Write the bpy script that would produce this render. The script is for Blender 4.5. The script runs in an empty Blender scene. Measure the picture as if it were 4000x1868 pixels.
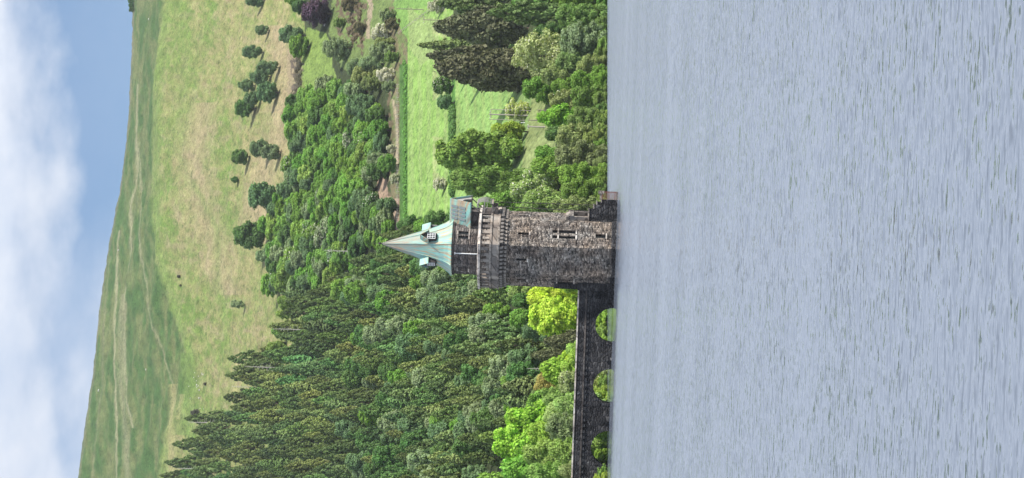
import bpy, math, random
import numpy as np
from mathutils import Vector, Matrix
R = math.radians
sc = bpy.context.scene
# ------------------------------------------------------------------ camera
F = 9000.0                      # focal length in photo pixels (photo 4000 x 1868, held sideways)
CAMZ = 6.2
ROLL = R(2.1); PITCH = math.atan(250/F)
fwd = Vector((0, math.cos(PITCH), math.sin(PITCH)))
rgt0 = Vector((1, 0, 0)); up0 = rgt0.cross(fwd)
up_i = math.cos(ROLL)*up0 - math.sin(ROLL)*rgt0
rt_i = math.cos(ROLL)*rgt0 + math.sin(ROLL)*up0
cx, cy, cz = -up_i, rt_i, -fwd
m = Matrix(((cx.x, cy.x, cz.x, 0), (cx.y, cy.y, cz.y, 0), (cx.z, cy.z, cz.z, CAMZ), (0, 0, 0, 1)))
cd = bpy.data.cameras.new("camera"); cam = bpy.data.objects.new("camera", cd)
sc.collection.objects.link(cam); cam.matrix_world = m
cd.sensor_width = 36; cd.sensor_fit = 'HORIZONTAL'; cd.lens = F/4000*36
cd.clip_start = 0.5; cd.clip_end = 9000
sc.camera = cam
# ------------------------------------------------------------------ light
SUN_AZ, SUN_EL = R(71), R(42)     # azimuth from the camera's side towards the right
sd = Vector((math.sin(SUN_AZ)*math.cos(SUN_EL), -math.cos(SUN_AZ)*math.cos(SUN_EL), math.sin(SUN_EL)))
sl = bpy.data.lights.new("sun", 'SUN'); sl.energy = 5.0; sl.angle = R(0.5); sl.color = (1.0, 0.93, 0.82)
so = bpy.data.objects.new("sun", sl); sc.collection.objects.link(so)
so.rotation_euler = (-sd).to_track_quat('-Z', 'Y').to_euler()
W = bpy.data.worlds.new("World"); sc.world = W; W.use_nodes = True
sc.view_settings.view_transform = 'Standard'; sc.view_settings.look = 'None'
sc.view_settings.exposure = 0.62; sc.view_settings.gamma = 1.0

def nd(nt, t, **k):
    n = nt.nodes.new(t)
    for a, b in k.items():
        if a == 'ins':
            for i, v in b.items(): n.inputs[i].default_value = v
        else: setattr(n, a, b)
    return n
def ramp(nt, fac, pts, interp='LINEAR'):
    n = nd(nt, 'ShaderNodeValToRGB'); e = n.color_ramp.elements; n.color_ramp.interpolation = interp
    while len(e) < len(pts): e.new(0.5)
    for i, (p, c) in enumerate(pts):
        e[i].position = p; e[i].color = (c, c, c, 1) if isinstance(c, (int, float)) else (*c, 1)
    nt.links.new(fac, n.inputs[0]); return n.outputs[0]
def math_(nt, op, a, b=None, clamp=False):
    n = nd(nt, 'ShaderNodeMath', operation=op, use_clamp=clamp)
    for i, v in enumerate((a, b)):
        if v is None: continue
        if isinstance(v, (int, float)): n.inputs[i].default_value = v
        else: nt.links.new(v, n.inputs[i])
    return n.outputs[0]
def mix(nt, f, a, b, mode='MIX'):
    n = nd(nt, 'ShaderNodeMix', data_type='RGBA', blend_type=mode)
    for i, v in ((0, f), (6, a), (7, b)):
        if isinstance(v, (int, float)): n.inputs[i].default_value = v
        elif isinstance(v, tuple): n.inputs[i].default_value = (*v, 1)
        else: nt.links.new(v, n.inputs[i])
    return n.outputs[2]
def noise(nt, vec, scale, detail=3, rough=0.55, map_scale=None):
    if map_scale:
        mp = nd(nt, 'ShaderNodeMapping'); mp.inputs['Scale'].default_value = map_scale
        nt.links.new(vec, mp.inputs[0]); vec = mp.outputs[0]
    n = nd(nt, 'ShaderNodeTexNoise'); n.inputs['Scale'].default_value = scale
    n.inputs['Detail'].default_value = detail; n.inputs['Roughness'].default_value = rough
    nt.links.new(vec, n.inputs['Vector']); return n.outputs[0]

nt = W.node_tree; nt.nodes.clear()
sky = nd(nt, 'ShaderNodeTexSky', sky_type='NISHITA', sun_disc=False)
sky.sun_elevation = SUN_EL
sky.sun_rotation = math.atan2(sd.x, sd.y); sky.air_density = 1.0; sky.dust_density = 0.6; sky.ozone_density = 1.6
tc = nd(nt, 'ShaderNodeTexCoord')
sep = nd(nt, 'ShaderNodeSeparateXYZ'); nt.links.new(tc.outputs['Generated'], sep.inputs[0])
zel = sep.outputs[2]
n1 = noise(nt, tc.outputs['Generated'], 9.0, 5, 0.5, (1, 1, 2.2))
n2 = noise(nt, tc.outputs['Generated'], 38.0, 5, 0.5, (1, 1, 1.5))
# cloud bank: sets in above about 12.5 degrees, sooner towards the left of the view
e1 = math_(nt, 'ADD', zel, math_(nt, 'MULTIPLY', math_(nt, 'SUBTRACT', n1, 0.5), 0.05))
e1 = math_(nt, 'ADD', e1, math_(nt, 'MULTIPLY', math_(nt, 'SUBTRACT', n2, 0.5), 0.035))
e1 = math_(nt, 'SUBTRACT', e1, math_(nt, 'MULTIPLY', math_(nt, 'MAXIMUM', math_(nt, 'MINIMUM', sep.outputs[0], 0.2), -0.2), 0.16))
def sstep(val, a, b):
    q = nd(nt, 'ShaderNodeMapRange', interpolation_type='SMOOTHSTEP'); nt.links.new(val, q.inputs[0]); q.inputs[1].default_value = a; q.inputs[2].default_value = b; return q.outputs[0]
big = noise(nt, tc.outputs['Generated'], 3.2, 4, 0.55)
bank = math_(nt, 'MULTIPLY', sstep(e1, 0.208, 0.238), ramp(nt, big, [(0.30, 0.75), (0.60, 1.0)]))
leftw = math_(nt, 'SUBTRACT', 1.0, sstep(math_(nt, 'ADD', sep.outputs[0], math_(nt, 'MULTIPLY', math_(nt, 'SUBTRACT', n1, 0.5), 0.12)), -0.06, 0.035))
thin = math_(nt, 'MULTIPLY', leftw, ramp(nt, n2, [(0.30, 0.35), (0.7, 0.75)]))
cmask = math_(nt, 'MAXIMUM', bank, math_(nt, 'MAXIMUM', thin, math_(nt, 'MULTIPLY', ramp(nt, n1, [(0.45, 0.0), (0.75, 0.6)]), 0.2)))
cb = noise(nt, tc.outputs['Generated'], 24.0, 4, 0.55, (1, 1, 1.6))
ccol = mix(nt, ramp(nt, cb, [(0.35, 0.0), (0.68, 1.0)]), (6.2, 7.0, 8.4), (8.4, 8.7, 9.4))
skyc = mix(nt, 1.0, sky.outputs[0], (0.91, 1.05, 1.22), 'MULTIPLY')
ccol = mix(nt, 1.0, ccol, ramp(nt, zel, [(0.23, 1.0), (0.27, 1.15), (0.45, 1.0)]), 'MULTIPLY')
scl = nd(nt, 'ShaderNodeVectorMath', operation='SCALE'); nt.links.new(ccol, scl.inputs[0]); mz = nd(nt, 'ShaderNodeMapRange'); nt.links.new(zel, mz.inputs[0]); mz.inputs[1].default_value = 0.25; mz.inputs[2].default_value = 0.45; mz.inputs[3].default_value = 1.0; mz.inputs[4].default_value = 1.5
nt.links.new(mz.outputs[0], scl.inputs['Scale']); wc = mix(nt, cmask, skyc, scl.outputs[0])
bg = nd(nt, 'ShaderNodeBackground'); bg.inputs[1].default_value = 0.070
nt.links.new(wc, bg.inputs[0])
wo = nd(nt, 'ShaderNodeOutputWorld'); nt.links.new(bg.outputs[0], wo.inputs[0])

# ------------------------------------------------------------------ projection helpers
def ray(v, Y):
    d = fwd + rt_i*((934-Y)/F) + up_i*((2000-v)/F)
    return d/d.y
def at(v, Y, D):
    d = ray(v, Y); return Vector((d.x*D, D, CAMZ+d.z*D))
fw, ri, ui = np.array(fwd), np.array(rt_i), np.array(up_i)
def ray_np(v, Y):
    v = np.asarray(v, float); Y = np.asarray(Y, float)
    d = fw + ri*((934-Y)/F)[..., None] + ui*((2000-v)/F)[..., None]
    return d/d[..., 1:2]
SHORE_V = 2371.0
def D0(Y):                                    # distance of the water's edge
    return np.clip(-CAMZ/ray_np(np.full(np.shape(Y), SHORE_V), Y)[..., 2], 250, 900)
VG = np.array([620, 1100, 1525, 1590, 1710, 1893, 2055, 2150, 2318, 2371.])
GG = np.array([900, 560, 330, 290, 225, 145, 88, 60, 22, 0.])
_vt = np.arange(560, 2372, 4.0); _gt = np.interp(_vt, VG, GG)
_gt[_vt < 620] = 900 + (620-_vt[_vt < 620])*1.6
_k = np.exp(-0.5*(np.arange(-12, 13)/5.0)**2); _k /= _k.sum()
_gp = np.pad(_gt, 12, mode='reflect', reflect_type='odd'); _gt = np.convolve(_gp, _k, 'valid'); _gt[-1] = 0
SKY_Y = [-600, 0, 200, 500, 600, 725, 850, 1000, 1200, 1477, 1644, 1866, 2600]
SKY_V = [535, 519, 514, 499, 487, 472, 446, 418, 389, 361, 334, 305, 230]
def skyv(Y): return np.interp(Y, SKY_Y, SKY_V)
def G(v, Y):
    v = np.asarray(v, float)
    s = skyv(Y)
    g = np.interp(v, _vt, _gt)
    top = np.interp(620, _vt, _gt)
    fr = np.clip((620-v)/(620-s), 0, 1)
    return np.where(v < 620, top+350*fr, g)
def vnoise(x, y, seed=0):
    rs = np.random.RandomState(seed); T = rs.rand(64, 64)
    xi = np.floor(x).astype(int); yi = np.floor(y).astype(int); fx = x-xi; fy = y-yi
    fx = fx*fx*(3-2*fx); fy = fy*fy*(3-2*fy)
    g = lambda a, b: T[a % 64, b % 64]
    return (g(xi, yi)*(1-fx)+g(xi+1, yi)*fx)*(1-fy)+(g(xi, yi+1)*(1-fx)+g(xi+1, yi+1)*fx)*fy
def fbm(x, y, seed=0, o=4):
    s = 0; a = 0.5; t = 0
    for i in range(o): s = s+a*vnoise(x*2**i, y*2**i, seed+i); t += a; a *= 0.55
    return s/t
def relief(X, Yw, g, v, Y):               # gentle swells on the bare hill
    return (fbm(X/45, Yw/45, 3)-0.5)*np.clip((g-480)/300, 0, 1)*7.0*np.clip((v-skyv(Y))/80, 0, 1)
def hit(v, Y):
    g = float(G(np.array([float(v)]), Y)[0]); D = float(D0(np.array([float(Y)]))[0])+g; p = at(v, Y, D)
    p.z += float(relief(np.array([p.x]), np.array([p.y]), g, v, Y)[0]); return p, D

# ------------------------------------------------------------------ object helpers
COL = sc.collection
def tag(o, label=None, cat=None, group=None, kind=None):
    if label: o['label'] = label
    if cat: o['category'] = cat
    if group: o['group'] = group
    if kind: o['kind'] = kind
    return o
def empty(name, loc, rz=0, **k):
    o = bpy.data.objects.new(name, None); COL.objects.link(o); o.location = loc
    o.rotation_euler = (0, 0, rz); o.empty_display_size = 0.3; return tag(o, **k)
def obj(name, me, parent=None, loc=None):
    o = bpy.data.objects.new(name, me); COL.objects.link(o)
    if parent: o.parent = parent
    if loc is not None: o.location = loc
    return o
def mesh_np(name, V, Fq, mat, smooth=False):
    me = bpy.data.meshes.new(name)
    V = np.asarray(V, np.float32); Fq = np.asarray(Fq, np.int32); k = Fq.shape[1]
    me.vertices.add(len(V)); me.vertices.foreach_set('co', V.ravel())
    me.loops.add(Fq.size); me.loops.foreach_set('vertex_index', Fq.ravel())
    me.polygons.add(len(Fq)); me.polygons.foreach_set('loop_start', np.arange(0, Fq.size, k, dtype=np.int32))
    me.update(calc_edges=True); me.polygons.foreach_set('use_smooth', np.full(len(Fq), smooth))
    me.materials.append(mat); return me
class MB:
    def __init__(s): s.v = []; s.f = []
    def q(s, *p):
        n = len(s.v); s.v += [tuple(x) for x in p]; s.f.append(tuple(range(n, n+len(p))))
    def box(s, a, b, M=None):
        (x0, y0, z0), (x1, y1, z1) = a, b
        P = [Vector(p) for p in ((x0,y0,z0),(x1,y0,z0),(x1,y1,z0),(x0,y1,z0),(x0,y0,z1),(x1,y0,z1),(x1,y1,z1),(x0,y1,z1))]
        if M is not None: P = [M @ p for p in P]
        for f in ((0,3,2,1),(4,5,6,7),(0,1,5,4),(1,2,6,5),(2,3,7,6),(3,0,4,7)): s.q(*[P[i] for i in f])
    def tube(s, pts, r, n=6, r2=None):
        pts = [Vector(p) for p in pts]; r2 = r if r2 is None else r2; rings = []
        for i, p in enumerate(pts):
            t = (pts[min(i+1, len(pts)-1)]-pts[max(i-1, 0)]).normalized()
            a = t.cross(Vector((0.3, 0.2, 1)) if abs(t.z) < 0.9 else Vector((1, 0.1, 0))).normalized(); b = t.cross(a)
            rr = r+(r2-r)*i/max(1, len(pts)-1)
            rings.append([p+a*math.cos(2*math.pi*k/n)*rr+b*math.sin(2*math.pi*k/n)*rr for k in range(n)])
        for A, B in zip(rings, rings[1:]):
            for k in range(n): s.q(A[k], A[(k+1) % n], B[(k+1) % n], B[k])
        s.q(*rings[0][::-1]); s.q(*rings[-1])
    def loft(s, rings, cap=True):
        n = len(rings[0])
        for A, B in zip(rings, rings[1:]):
            for k in range(n): s.q(A[k], A[(k+1) % n], B[(k+1) % n], B[k])
        if cap: s.q(*rings[0][::-1]); s.q(*rings[-1])
    def build(s, name, mat, parent=None, bevel=0, loc=None):
        me = bpy.data.meshes.new(name); me.from_pydata(s.v, [], s.f); me.materials.append(mat)
        uv = me.uv_layers.new(name='UVMap')
        for p in me.polygons:
            nn = p.normal
            if abs(nn.z) > 0.95: tx, ty = Vector((1, 0, 0)), Vector((0, 1, 0))
            else:
                tx = Vector((-nn.y, nn.x, 0)).normalized(); ty = nn.cross(tx)
            for li in p.loop_indices:
                c = me.vertices[me.loops[li].vertex_index].co
                uv.data[li].uv = (c.dot(tx), c.dot(ty))
        o = obj(name, me, parent, loc)
        if bevel:
            b = o.modifiers.new('bevel', 'BEVEL'); b.width = bevel; b.segments = 1; b.limit_method = 'ANGLE'
        return o

# ------------------------------------------------------------------ materials
def new_mat(name):
    M = bpy.data.materials.new(name); M.use_nodes = True; M.node_tree.nodes.clear(); return M, M.node_tree
def finish(nt, col, rough=0.9, bump=None, bstr=0.5, bdist=0.05, metal=0, spec=0.3):
    b = nd(nt, 'ShaderNodeBsdfPrincipled'); o = nd(nt, 'ShaderNodeOutputMaterial')
    if isinstance(col, tuple): b.inputs['Base Color'].default_value = (*col, 1)
    else: nt.links.new(col, b.inputs['Base Color'])
    if isinstance(rough, (int, float)): b.inputs['Roughness'].default_value = rough
    else: nt.links.new(rough, b.inputs['Roughness'])
    b.inputs['Metallic'].default_value = metal; b.inputs['Specular IOR Level'].default_value = spec
    if bump is not None:
        bn = nd(nt, 'ShaderNodeBump'); bn.inputs['Strength'].default_value = bstr; bn.inputs['Distance'].default_value = bdist
        nt.links.new(bump, bn.inputs['Height']); nt.links.new(bn.outputs[0], b.inputs['Normal'])
    nt.links.new(b.outputs[0], o.inputs[0]); return b
def stone(name, cols, sx=1.7, sy=3.3, tint=0.5, white=0.0, bstr=0.9, bd=0.12):
    M, nt = new_mat(name)
    t = nd(nt, 'ShaderNodeTexCoord')
    mp = nd(nt, 'ShaderNodeMapping'); mp.inputs['Scale'].default_value = (sx, sy, 1); nt.links.new(t.outputs['UV'], mp.inputs[0])
    ds = noise(nt, t.outputs['UV'], 1.6, 2)
    va = nd(nt, 'ShaderNodeVectorMath', operation='ADD'); nt.links.new(mp.outputs[0], va.inputs[0]); nt.links.new(ds, va.inputs[1])
    vo = nd(nt, 'ShaderNodeTexVoronoi', voronoi_dimensions='2D'); nt.links.new(va.outputs[0], vo.inputs['Vector']); vo.inputs['Scale'].default_value = 1; vo.inputs['Randomness'].default_value = 0.75
    ve = nd(nt, 'ShaderNodeTexVoronoi', voronoi_dimensions='2D', feature='DISTANCE_TO_EDGE'); nt.links.new(va.outputs[0], ve.inputs['Vector']); ve.inputs['Scale'].default_value = 1; ve.inputs['Randomness'].default_value = 0.75
    sp = nd(nt, 'ShaderNodeSeparateColor'); nt.links.new(vo.outputs['Color'], sp.inputs[0])
    c = ramp(nt, sp.outputs[0], [(i/(len(cols)-1), x) for i, x in enumerate(cols)])
    tn = noise(nt, t.outputs['Object'], 0.35, 4)
    c = mix(nt, ramp(nt, tn, [(0.35, 0.0), (0.7, tint)]), c, mix(nt, 1.0, c, (1.18, 0.93, 0.74), 'MULTIPLY'))
    st = noise(nt, t.outputs['Object'], 0.8, 5, 0.6, (1, 1, 0.25))
    c = mix(nt, ramp(nt, st, [(0.38, 0.85), (0.62, 0.05)]), c, mix(nt, 1.0, c, (0.33, 0.33, 0.36), 'MULTIPLY'))
    if white:
        wn = noise(nt, t.outputs['Object'], 1.1, 6, 0.7)
        c = mix(nt, ramp(nt, wn, [(0.66-white*0.1, 0.0), (0.72, 0.8)]), c, (0.38, 0.39, 0.41))
    mo = ramp(nt, ve.outputs['Distance'], [(0.0, 1.0), (0.10, 0.0)])
    c = mix(nt, mo, c, mix(nt, 1.0, c, (0.35, 0.33, 0.32), 'MULTIPLY'))
    fine = noise(nt, t.outputs['Object'], 5.0, 4, 0.65)
    hgt = math_(nt, 'ADD', math_(nt, 'MULTIPLY', ramp(nt, ve.outputs['Distance'], [(0.0, 0.0), (0.3, 1.0)]), 1.0), math_(nt, 'ADD', math_(nt, 'MULTIPLY', fine, 0.6), math_(nt, 'MULTIPLY', sp.outputs[1], 0.5)))
    finish(nt, c, 0.92, hgt, bstr, bd, spec=0.15); return M
M_stone = stone("rubble stone", [(0.04,0.04,0.04), (0.21,0.195,0.18), (0.42,0.39,0.35), (0.09,0.088,0.085), (0.56,0.53,0.49), (0.25,0.235,0.22)], 2.5, 5.2, tint=0.7)
M_drum = stone("coursed stone", [(0.09,0.09,0.09), (0.24,0.22,0.21), (0.15,0.145,0.14), (0.36,0.33,0.31)], 1.1, 2.6)
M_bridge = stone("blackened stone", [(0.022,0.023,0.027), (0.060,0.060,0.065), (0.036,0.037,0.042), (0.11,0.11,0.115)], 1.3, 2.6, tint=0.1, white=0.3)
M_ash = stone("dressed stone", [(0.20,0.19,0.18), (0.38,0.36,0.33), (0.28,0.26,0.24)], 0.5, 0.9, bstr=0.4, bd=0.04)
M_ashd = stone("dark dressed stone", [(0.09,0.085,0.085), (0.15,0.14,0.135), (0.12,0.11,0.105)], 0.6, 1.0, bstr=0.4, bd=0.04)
M_pale = stone("pale coping stone", [(0.55,0.53,0.49), (0.74,0.71,0.66), (0.62,0.59,0.55)], 0.5, 0.5, bstr=0.3, bd=0.03)
def simple(name, col, rough=0.7, metal=0, vary=0.25, sc_=3.0, spec=0.3):
    M, nt = new_mat(name); t = nd(nt, 'ShaderNodeTexCoord')
    n = noise(nt, t.outputs['Object'], sc_, 4)
    c = mix(nt, n, tuple(x*(1-vary) for x in col), tuple(min(1, x*(1+vary)) for x in col))
    finish(nt, c, rough, n, 0.3, 0.02, metal, spec); return M
M_glass = simple("dark window glass", (0.012, 0.014, 0.018), 0.15, spec=0.5)
M_dark = simple("dark iron", (0.035, 0.03, 0.03), 0.6)
M_rust = simple("rusty red iron", (0.20, 0.085, 0.07), 0.7)
M_iron = simple("weathered pale iron", (0.30, 0.29, 0.28), 0.6)
M_white = simple("white paint", (0.72, 0.73, 0.74), 0.5, vary=0.1)
M_pole = simple("weathered pole wood", (0.20, 0.17, 0.15), 0.9)
M_polep = simple("pale pole wood", (0.33, 0.30, 0.27), 0.9)
M_bark = simple("bark", (0.11, 0.085, 0.065), 0.95)
M_barkp = simple("pale dead bark", (0.40, 0.38, 0.35), 0.95)
M_rock = simple("pale gritstone", (0.36, 0.355, 0.34), 0.9, sc_=1.5)
M_lead = simple("grey louvre slats", (0.17, 0.20, 0.21), 0.6)
def copper():
    M, nt = new_mat("verdigris copper"); t = nd(nt, 'ShaderNodeTexCoord')
    so3 = nd(nt, 'ShaderNodeSeparateXYZ'); nt.links.new(t.outputs['Object'], so3.inputs[0])
    ang = math_(nt, 'ARCTAN2', so3.outputs[0], math_(nt, 'MULTIPLY', so3.outputs[1], -1.0))
    pv_ = nd(nt, 'ShaderNodeCombineXYZ'); nt.links.new(math_(nt, 'MULTIPLY', ang, 4.0), pv_.inputs[0]); nt.links.new(math_(nt, 'MULTIPLY', so3.outputs[2], 0.10), pv_.inputs[1])
    a = noise(nt, pv_.outputs[0], 1.5, 5, 0.6); b = noise(nt, pv_.outputs[0], 3.1, 4, 0.6)
    g = noise(nt, t.outputs['Object'], 0.5, 3)
    c = ramp(nt, a, [(0.25, (0.12,0.27,0.25)), (0.45, (0.19,0.39,0.35)), (0.62, (0.29,0.49,0.40)), (0.8, (0.44,0.54,0.40))])
    c = mix(nt, ramp(nt, b, [(0.47, 0.0), (0.57, 0.9)]), c, (0.38, 0.25, 0.15))
    c = mix(nt, ramp(nt, a, [(0.3, 0.85), (0.44, 0.0)]), c, (0.17, 0.12, 0.10))
    c = mix(nt, ramp(nt, g, [(0.45, 0.0), (0.7, 0.6)]), c, (0.15, 0.34, 0.36))
    tip = nd(nt, 'ShaderNodeMapRange'); nt.links.new(so3.outputs[2], tip.inputs[0]); tip.inputs[1].default_value = 29.5; tip.inputs[2].default_value = 34.5; tip.inputs[4].default_value = 0.75
    st_ = b
    c = mix(nt, math_(nt, 'MULTIPLY', tip.outputs[0], ramp(nt, st_, [(0.36, 0.0), (0.50, 1.0)])), c, (0.25, 0.17, 0.14))
    # standing seams run round the slope
    sp = nd(nt, 'ShaderNodeSeparateXYZ'); nt.links.new(t.outputs['UV'], sp.inputs[0])
    fr = math_(nt, 'FRACT', math_(nt, 'MULTIPLY', sp.outputs[0], 1.6))
    seam = ramp(nt, fr, [(0.0, 1.0), (0.07, 0.0), (0.93, 0.0), (1.0, 1.0)])
    c = mix(nt, math_(nt, 'MULTIPLY', seam, 0.35), c, (0.12, 0.20, 0.18))
    finish(nt, c, 0.6, math_(nt, 'ADD', seam, a), 0.4, 0.03, 0.0, 0.35); return M
M_cop = copper()

# foliage: colour of each crown comes from the object, alpha 1 = no blossom
def foliage(name, trans=0.35):
    M, nt = new_mat(name); oi = nd(nt, 'ShaderNodeObjectInfo'); ge = nd(nt, 'ShaderNodeNewGeometry'); t = nd(nt, 'ShaderNodeTexCoord')
    c0 = oi.outputs['Color']; rnd = ge.outputs['Random Per Island']
    big = noise(nt, t.outputs['Object'], 0.8, 4, 0.7)
    hs = nd(nt, 'ShaderNodeHueSaturation'); nt.links.new(c0, hs.inputs['Color'])
    nt.links.new(math_(nt, 'ADD', math_(nt, 'MULTIPLY', oi.outputs['Random'], 0.03), math_(nt, 'ADD', math_(nt, 'MULTIPLY', big, 0.05), 0.46)), hs.inputs['Hue'])
    nt.links.new(math_(nt, 'ADD', math_(nt, 'MULTIPLY', rnd, 0.8), math_(nt, 'ADD', math_(nt, 'MULTIPLY', big, 2.7), -0.28)), hs.inputs['Value'])
    c = hs.outputs[0]
    al = math_(nt, 'SUBTRACT', 1.0, oi.outputs['Alpha'])
    wh = math_(nt, 'LESS_THAN', math_(nt, 'FRACT', math_(nt, 'MULTIPLY', rnd, 17.3)), al)
    c = mix(nt, wh, c, (0.62, 0.60, 0.54))
    d = nd(nt, 'ShaderNodeBsdfPrincipled'); d.inputs['Roughness'].default_value = 0.65; d.inputs['Specular IOR Level'].default_value = 0.2
    nt.links.new(c, d.inputs['Base Color'])
    tr = nd(nt, 'ShaderNodeBsdfTranslucent'); nt.links.new(mix(nt, 1.0, c, (1.25, 1.35, 0.6), 'MULTIPLY'), tr.inputs[0])
    mx = nd(nt, 'ShaderNodeMixShader'); mx.inputs[0].default_value = trans
    nt.links.new(d.outputs[0], mx.inputs[1]); nt.links.new(tr.outputs[0], mx.inputs[2])
    o = nd(nt, 'ShaderNodeOutputMaterial'); nt.links.new(mx.outputs[0], o.inputs[0]); return M
M_leaf = foliage("leaves", 0.28); M_needle = foliage("needles", 0.10)

# ------------------------------------------------------------------ terrain
def inpoly(v, Y, poly):
    r = np.zeros(v.shape, bool); n = len(poly)
    for i in range(n):
        (a, b), (c, d) = poly[i], poly[(i+1) % n]
        if b == d: continue
        k = ((b > Y) != (d > Y)) & (v < (c-a)*(Y-b)/(d-b)+a); r ^= k
    return r
BRK_Y = [-600, 0, 200, 300, 500, 600, 850, 1000, 1200, 1311, 1394, 1500, 1600, 1700, 1868, 2600]
BRK_V = [650, 641, 624, 606, 604, 599, 604, 619, 654, 710, 744, 735, 700, 655, 640, 600]
def make_terrain():
    Yc = np.concatenate([np.linspace(-1500, -160, 60), np.arange(-150, 2020, 4.0), np.linspace(2030, 3400, 60)])
    vr = np.concatenate([np.arange(2371, 1500, -3.5), np.arange(1500, 620, -4.0)]); fr = np.linspace(0, 1, 60)
    n, mrow = len(Yc), len(vr)+len(fr)
    Vv = np.zeros((mrow, n)); YY = np.tile(Yc, (mrow, 1))
    Vv[:len(vr)] = vr[:, None]; Vv[len(vr):] = 620+(skyv(Yc)[None, :]-620)*fr[:, None]
    D = D0(YY)+G(Vv, YY)
    P = ray_np(Vv, YY)*D[..., None]; P[..., 2] += CAMZ
    hs_ = fbm(P[..., 0]/6, P[..., 1]/9, 9)-0.5
    P[..., 2] += relief(P[..., 0], P[..., 1], D-D0(YY), Vv, YY)+hs_*np.clip((D-D0(YY)-560)/100, 0, 1)*1.5
    # water side and far side skirts
    u0 = P[0].copy(); u0[:, 1] -= 12; u0[:, 2] = -3.0
    bank = P[0].copy(); bank[:, 2] = 0.5; bank[:, 1] += 0.4
    f1 = P[-1].copy(); f1[:, 1] += 120; f1[:, 2] -= 6
    f2 = P[-1].copy(); f2[:, 1] += 900; f2[:, 2] = -5
    P[0, :, 2] = -0.1
    P[1:9, :, 2] = np.maximum(P[1:9, :, 2], 0.55)
    P = np.concatenate([u0[None], P[:1], bank[None], P[1:], f1[None], f2[None]]); 
    Vv = np.concatenate([Vv[:1], Vv[:1], Vv, Vv[-1:], Vv[-1:]])[:P.shape[0]]; YY = np.tile(Yc, (P.shape[0], 1))
    rows = P.shape[0]
    # ---- ground cover colours
    jit = fbm(Vv/22, YY/22, 21)-0.5; j2 = fbm(Vv/60, YY/60, 31)-0.5
    V2, Y2 = Vv+jit*14, YY+(fbm(Vv/22, YY/22, 41)-0.5)*14
    C = np.zeros(P.shape)
    def put(mask, col, w=1.0):
        mk = np.clip(mask.astype(float)*w, 0, 1)[..., None]; C[:] = C*(1-mk)+np.array(col)*mk
    wood = (0.055, 0.075, 0.03)
    straw = np.array((0.35, 0.325, 0.15)); green = np.array((0.16, 0.26, 0.055)); pink = np.array((0.42, 0.33, 0.22))
    C[:] = wood
    hillm = V2 < 1190
    s1 = fbm(V2/38+j2*3, Y2/80, 51); s2 = fbm(V2/8, Y2/16, 61)
    f = np.clip((s1*0.5+s2*0.5-0.36)*2.4+0.05+np.where((V2 < 1120) & (V2 > 900), 0.22, 0), 0, 1)[..., None]
    hc = green*(1-f)+straw*f
    f3 = np.clip((fbm(V2/30, Y2/30, 71)-0.56)*6, 0, 1)[..., None]; hc = hc*(1-f3*0.35)+pink*f3*0.35
    C[hillm] = hc[hillm]
    brk = np.interp(YY, BRK_Y, BRK_V)
    dg = np.array((0.072, 0.150, 0.040)); og = np.array((0.17, 0.205, 0.08)); f4 = np.clip((fbm(V2/12, Y2/90, 81)-0.38)*3.2, 0, 1)[..., None]
    up = dg*(1-f4)+og*f4
    w = np.clip((brk-V2)/14+0.5, 0, 1)[..., None]; C[:] = C*(1-w)+up*w
    edge = np.exp(-((V2-brk-14)/16)**2)[..., None]*0.75; C[:] = C*(1-edge)+np.array((0.19, 0.29, 0.075))*edge
    edge = np.exp(-((Vv-skyv(YY)-3)/4)**2)[..., None]*0.6; C[:] = C*(1-edge)+np.array((0.24, 0.22, 0.17))*edge
    def line(pts, wd, col, op=0.8):
        pts = sorted(pts, key=lambda p: p[1]); ys = [p[1] for p in pts]; vs = [p[0] for p in pts]
        vv = np.interp(YY, ys, vs); ok = (YY >= ys[0]) & (YY <= ys[-1])
        k = np.exp(-((Vv+jit*5-vv)/wd)**2)*ok*op; put(k, col)
    tan = (0.36, 0.35, 0.21)
    line([(539,330),(535,600),(531,725),(511,800),(504,950),(494,1200),(483,1422),(500,1560),(522,1672)], 5, tan)
    line([(470,900),(461,950),(449,1200),(455,1550),(452,1868),(452,2300)], 4.5, tan, 0.9)
    line([(545,620),(549,850),(556,1024),(579,1173),(588,1230),(638,1411),(666,1500)], 3.5, tan, 0.6)
    line([(480,1150),(476,1350),(474,1500),(490,1650),(500,1868)], 13, (0.27,0.28,0.16), 0.7)
    line([(668,1500),(672,1600),(680,1700),(678,1868),(670,2300)], 17, (0.38,0.35,0.17), 0.75)
    line([(730,1380),(745,1500),(735,1600),(720,1700)], 34, (0.15,0.25,0.06), 0.7)
    line([(715,1540),(705,1640)], 8, (0.36,0.34,0.17), 0.6)
    line([(800,400),(760,600),(800,850),(860,1050),(900,1150)], 60, (0.42,0.33,0.21), 0.6)
    line([(1080,100),(1120,300),(1095,500),(1020,750),(1000,950)], 55, (0.44,0.34,0.22), 0.65)
    line([(700,0),(720,300),(690,600)], 50, (0.19,0.28,0.07), 0.4)
    line([(430,1000),(410,1200),(400,1500),(360,1868)], 3.5, (0.26,0.25,0.15), 0.5)
    line([(760,700),(840,900),(850,1100),(900,1400)], 14, (0.18,0.27,0.07), 0.5)
    lg = (0.21, 0.31, 0.075); fld = (0.25, 0.42, 0.10)
    put(inpoly(V2, Y2, [(1195,110),(1280,130),(1300,260),(1330,340),(1230,350),(1178,330),(1180,220)]), lg)
    put(inpoly(V2, Y2, [(1262,-200),(1300,-10),(1285,130),(1330,260),(1440,330),(1540,340),(1560,-200)]), (0.17,0.24,0.075))
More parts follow.
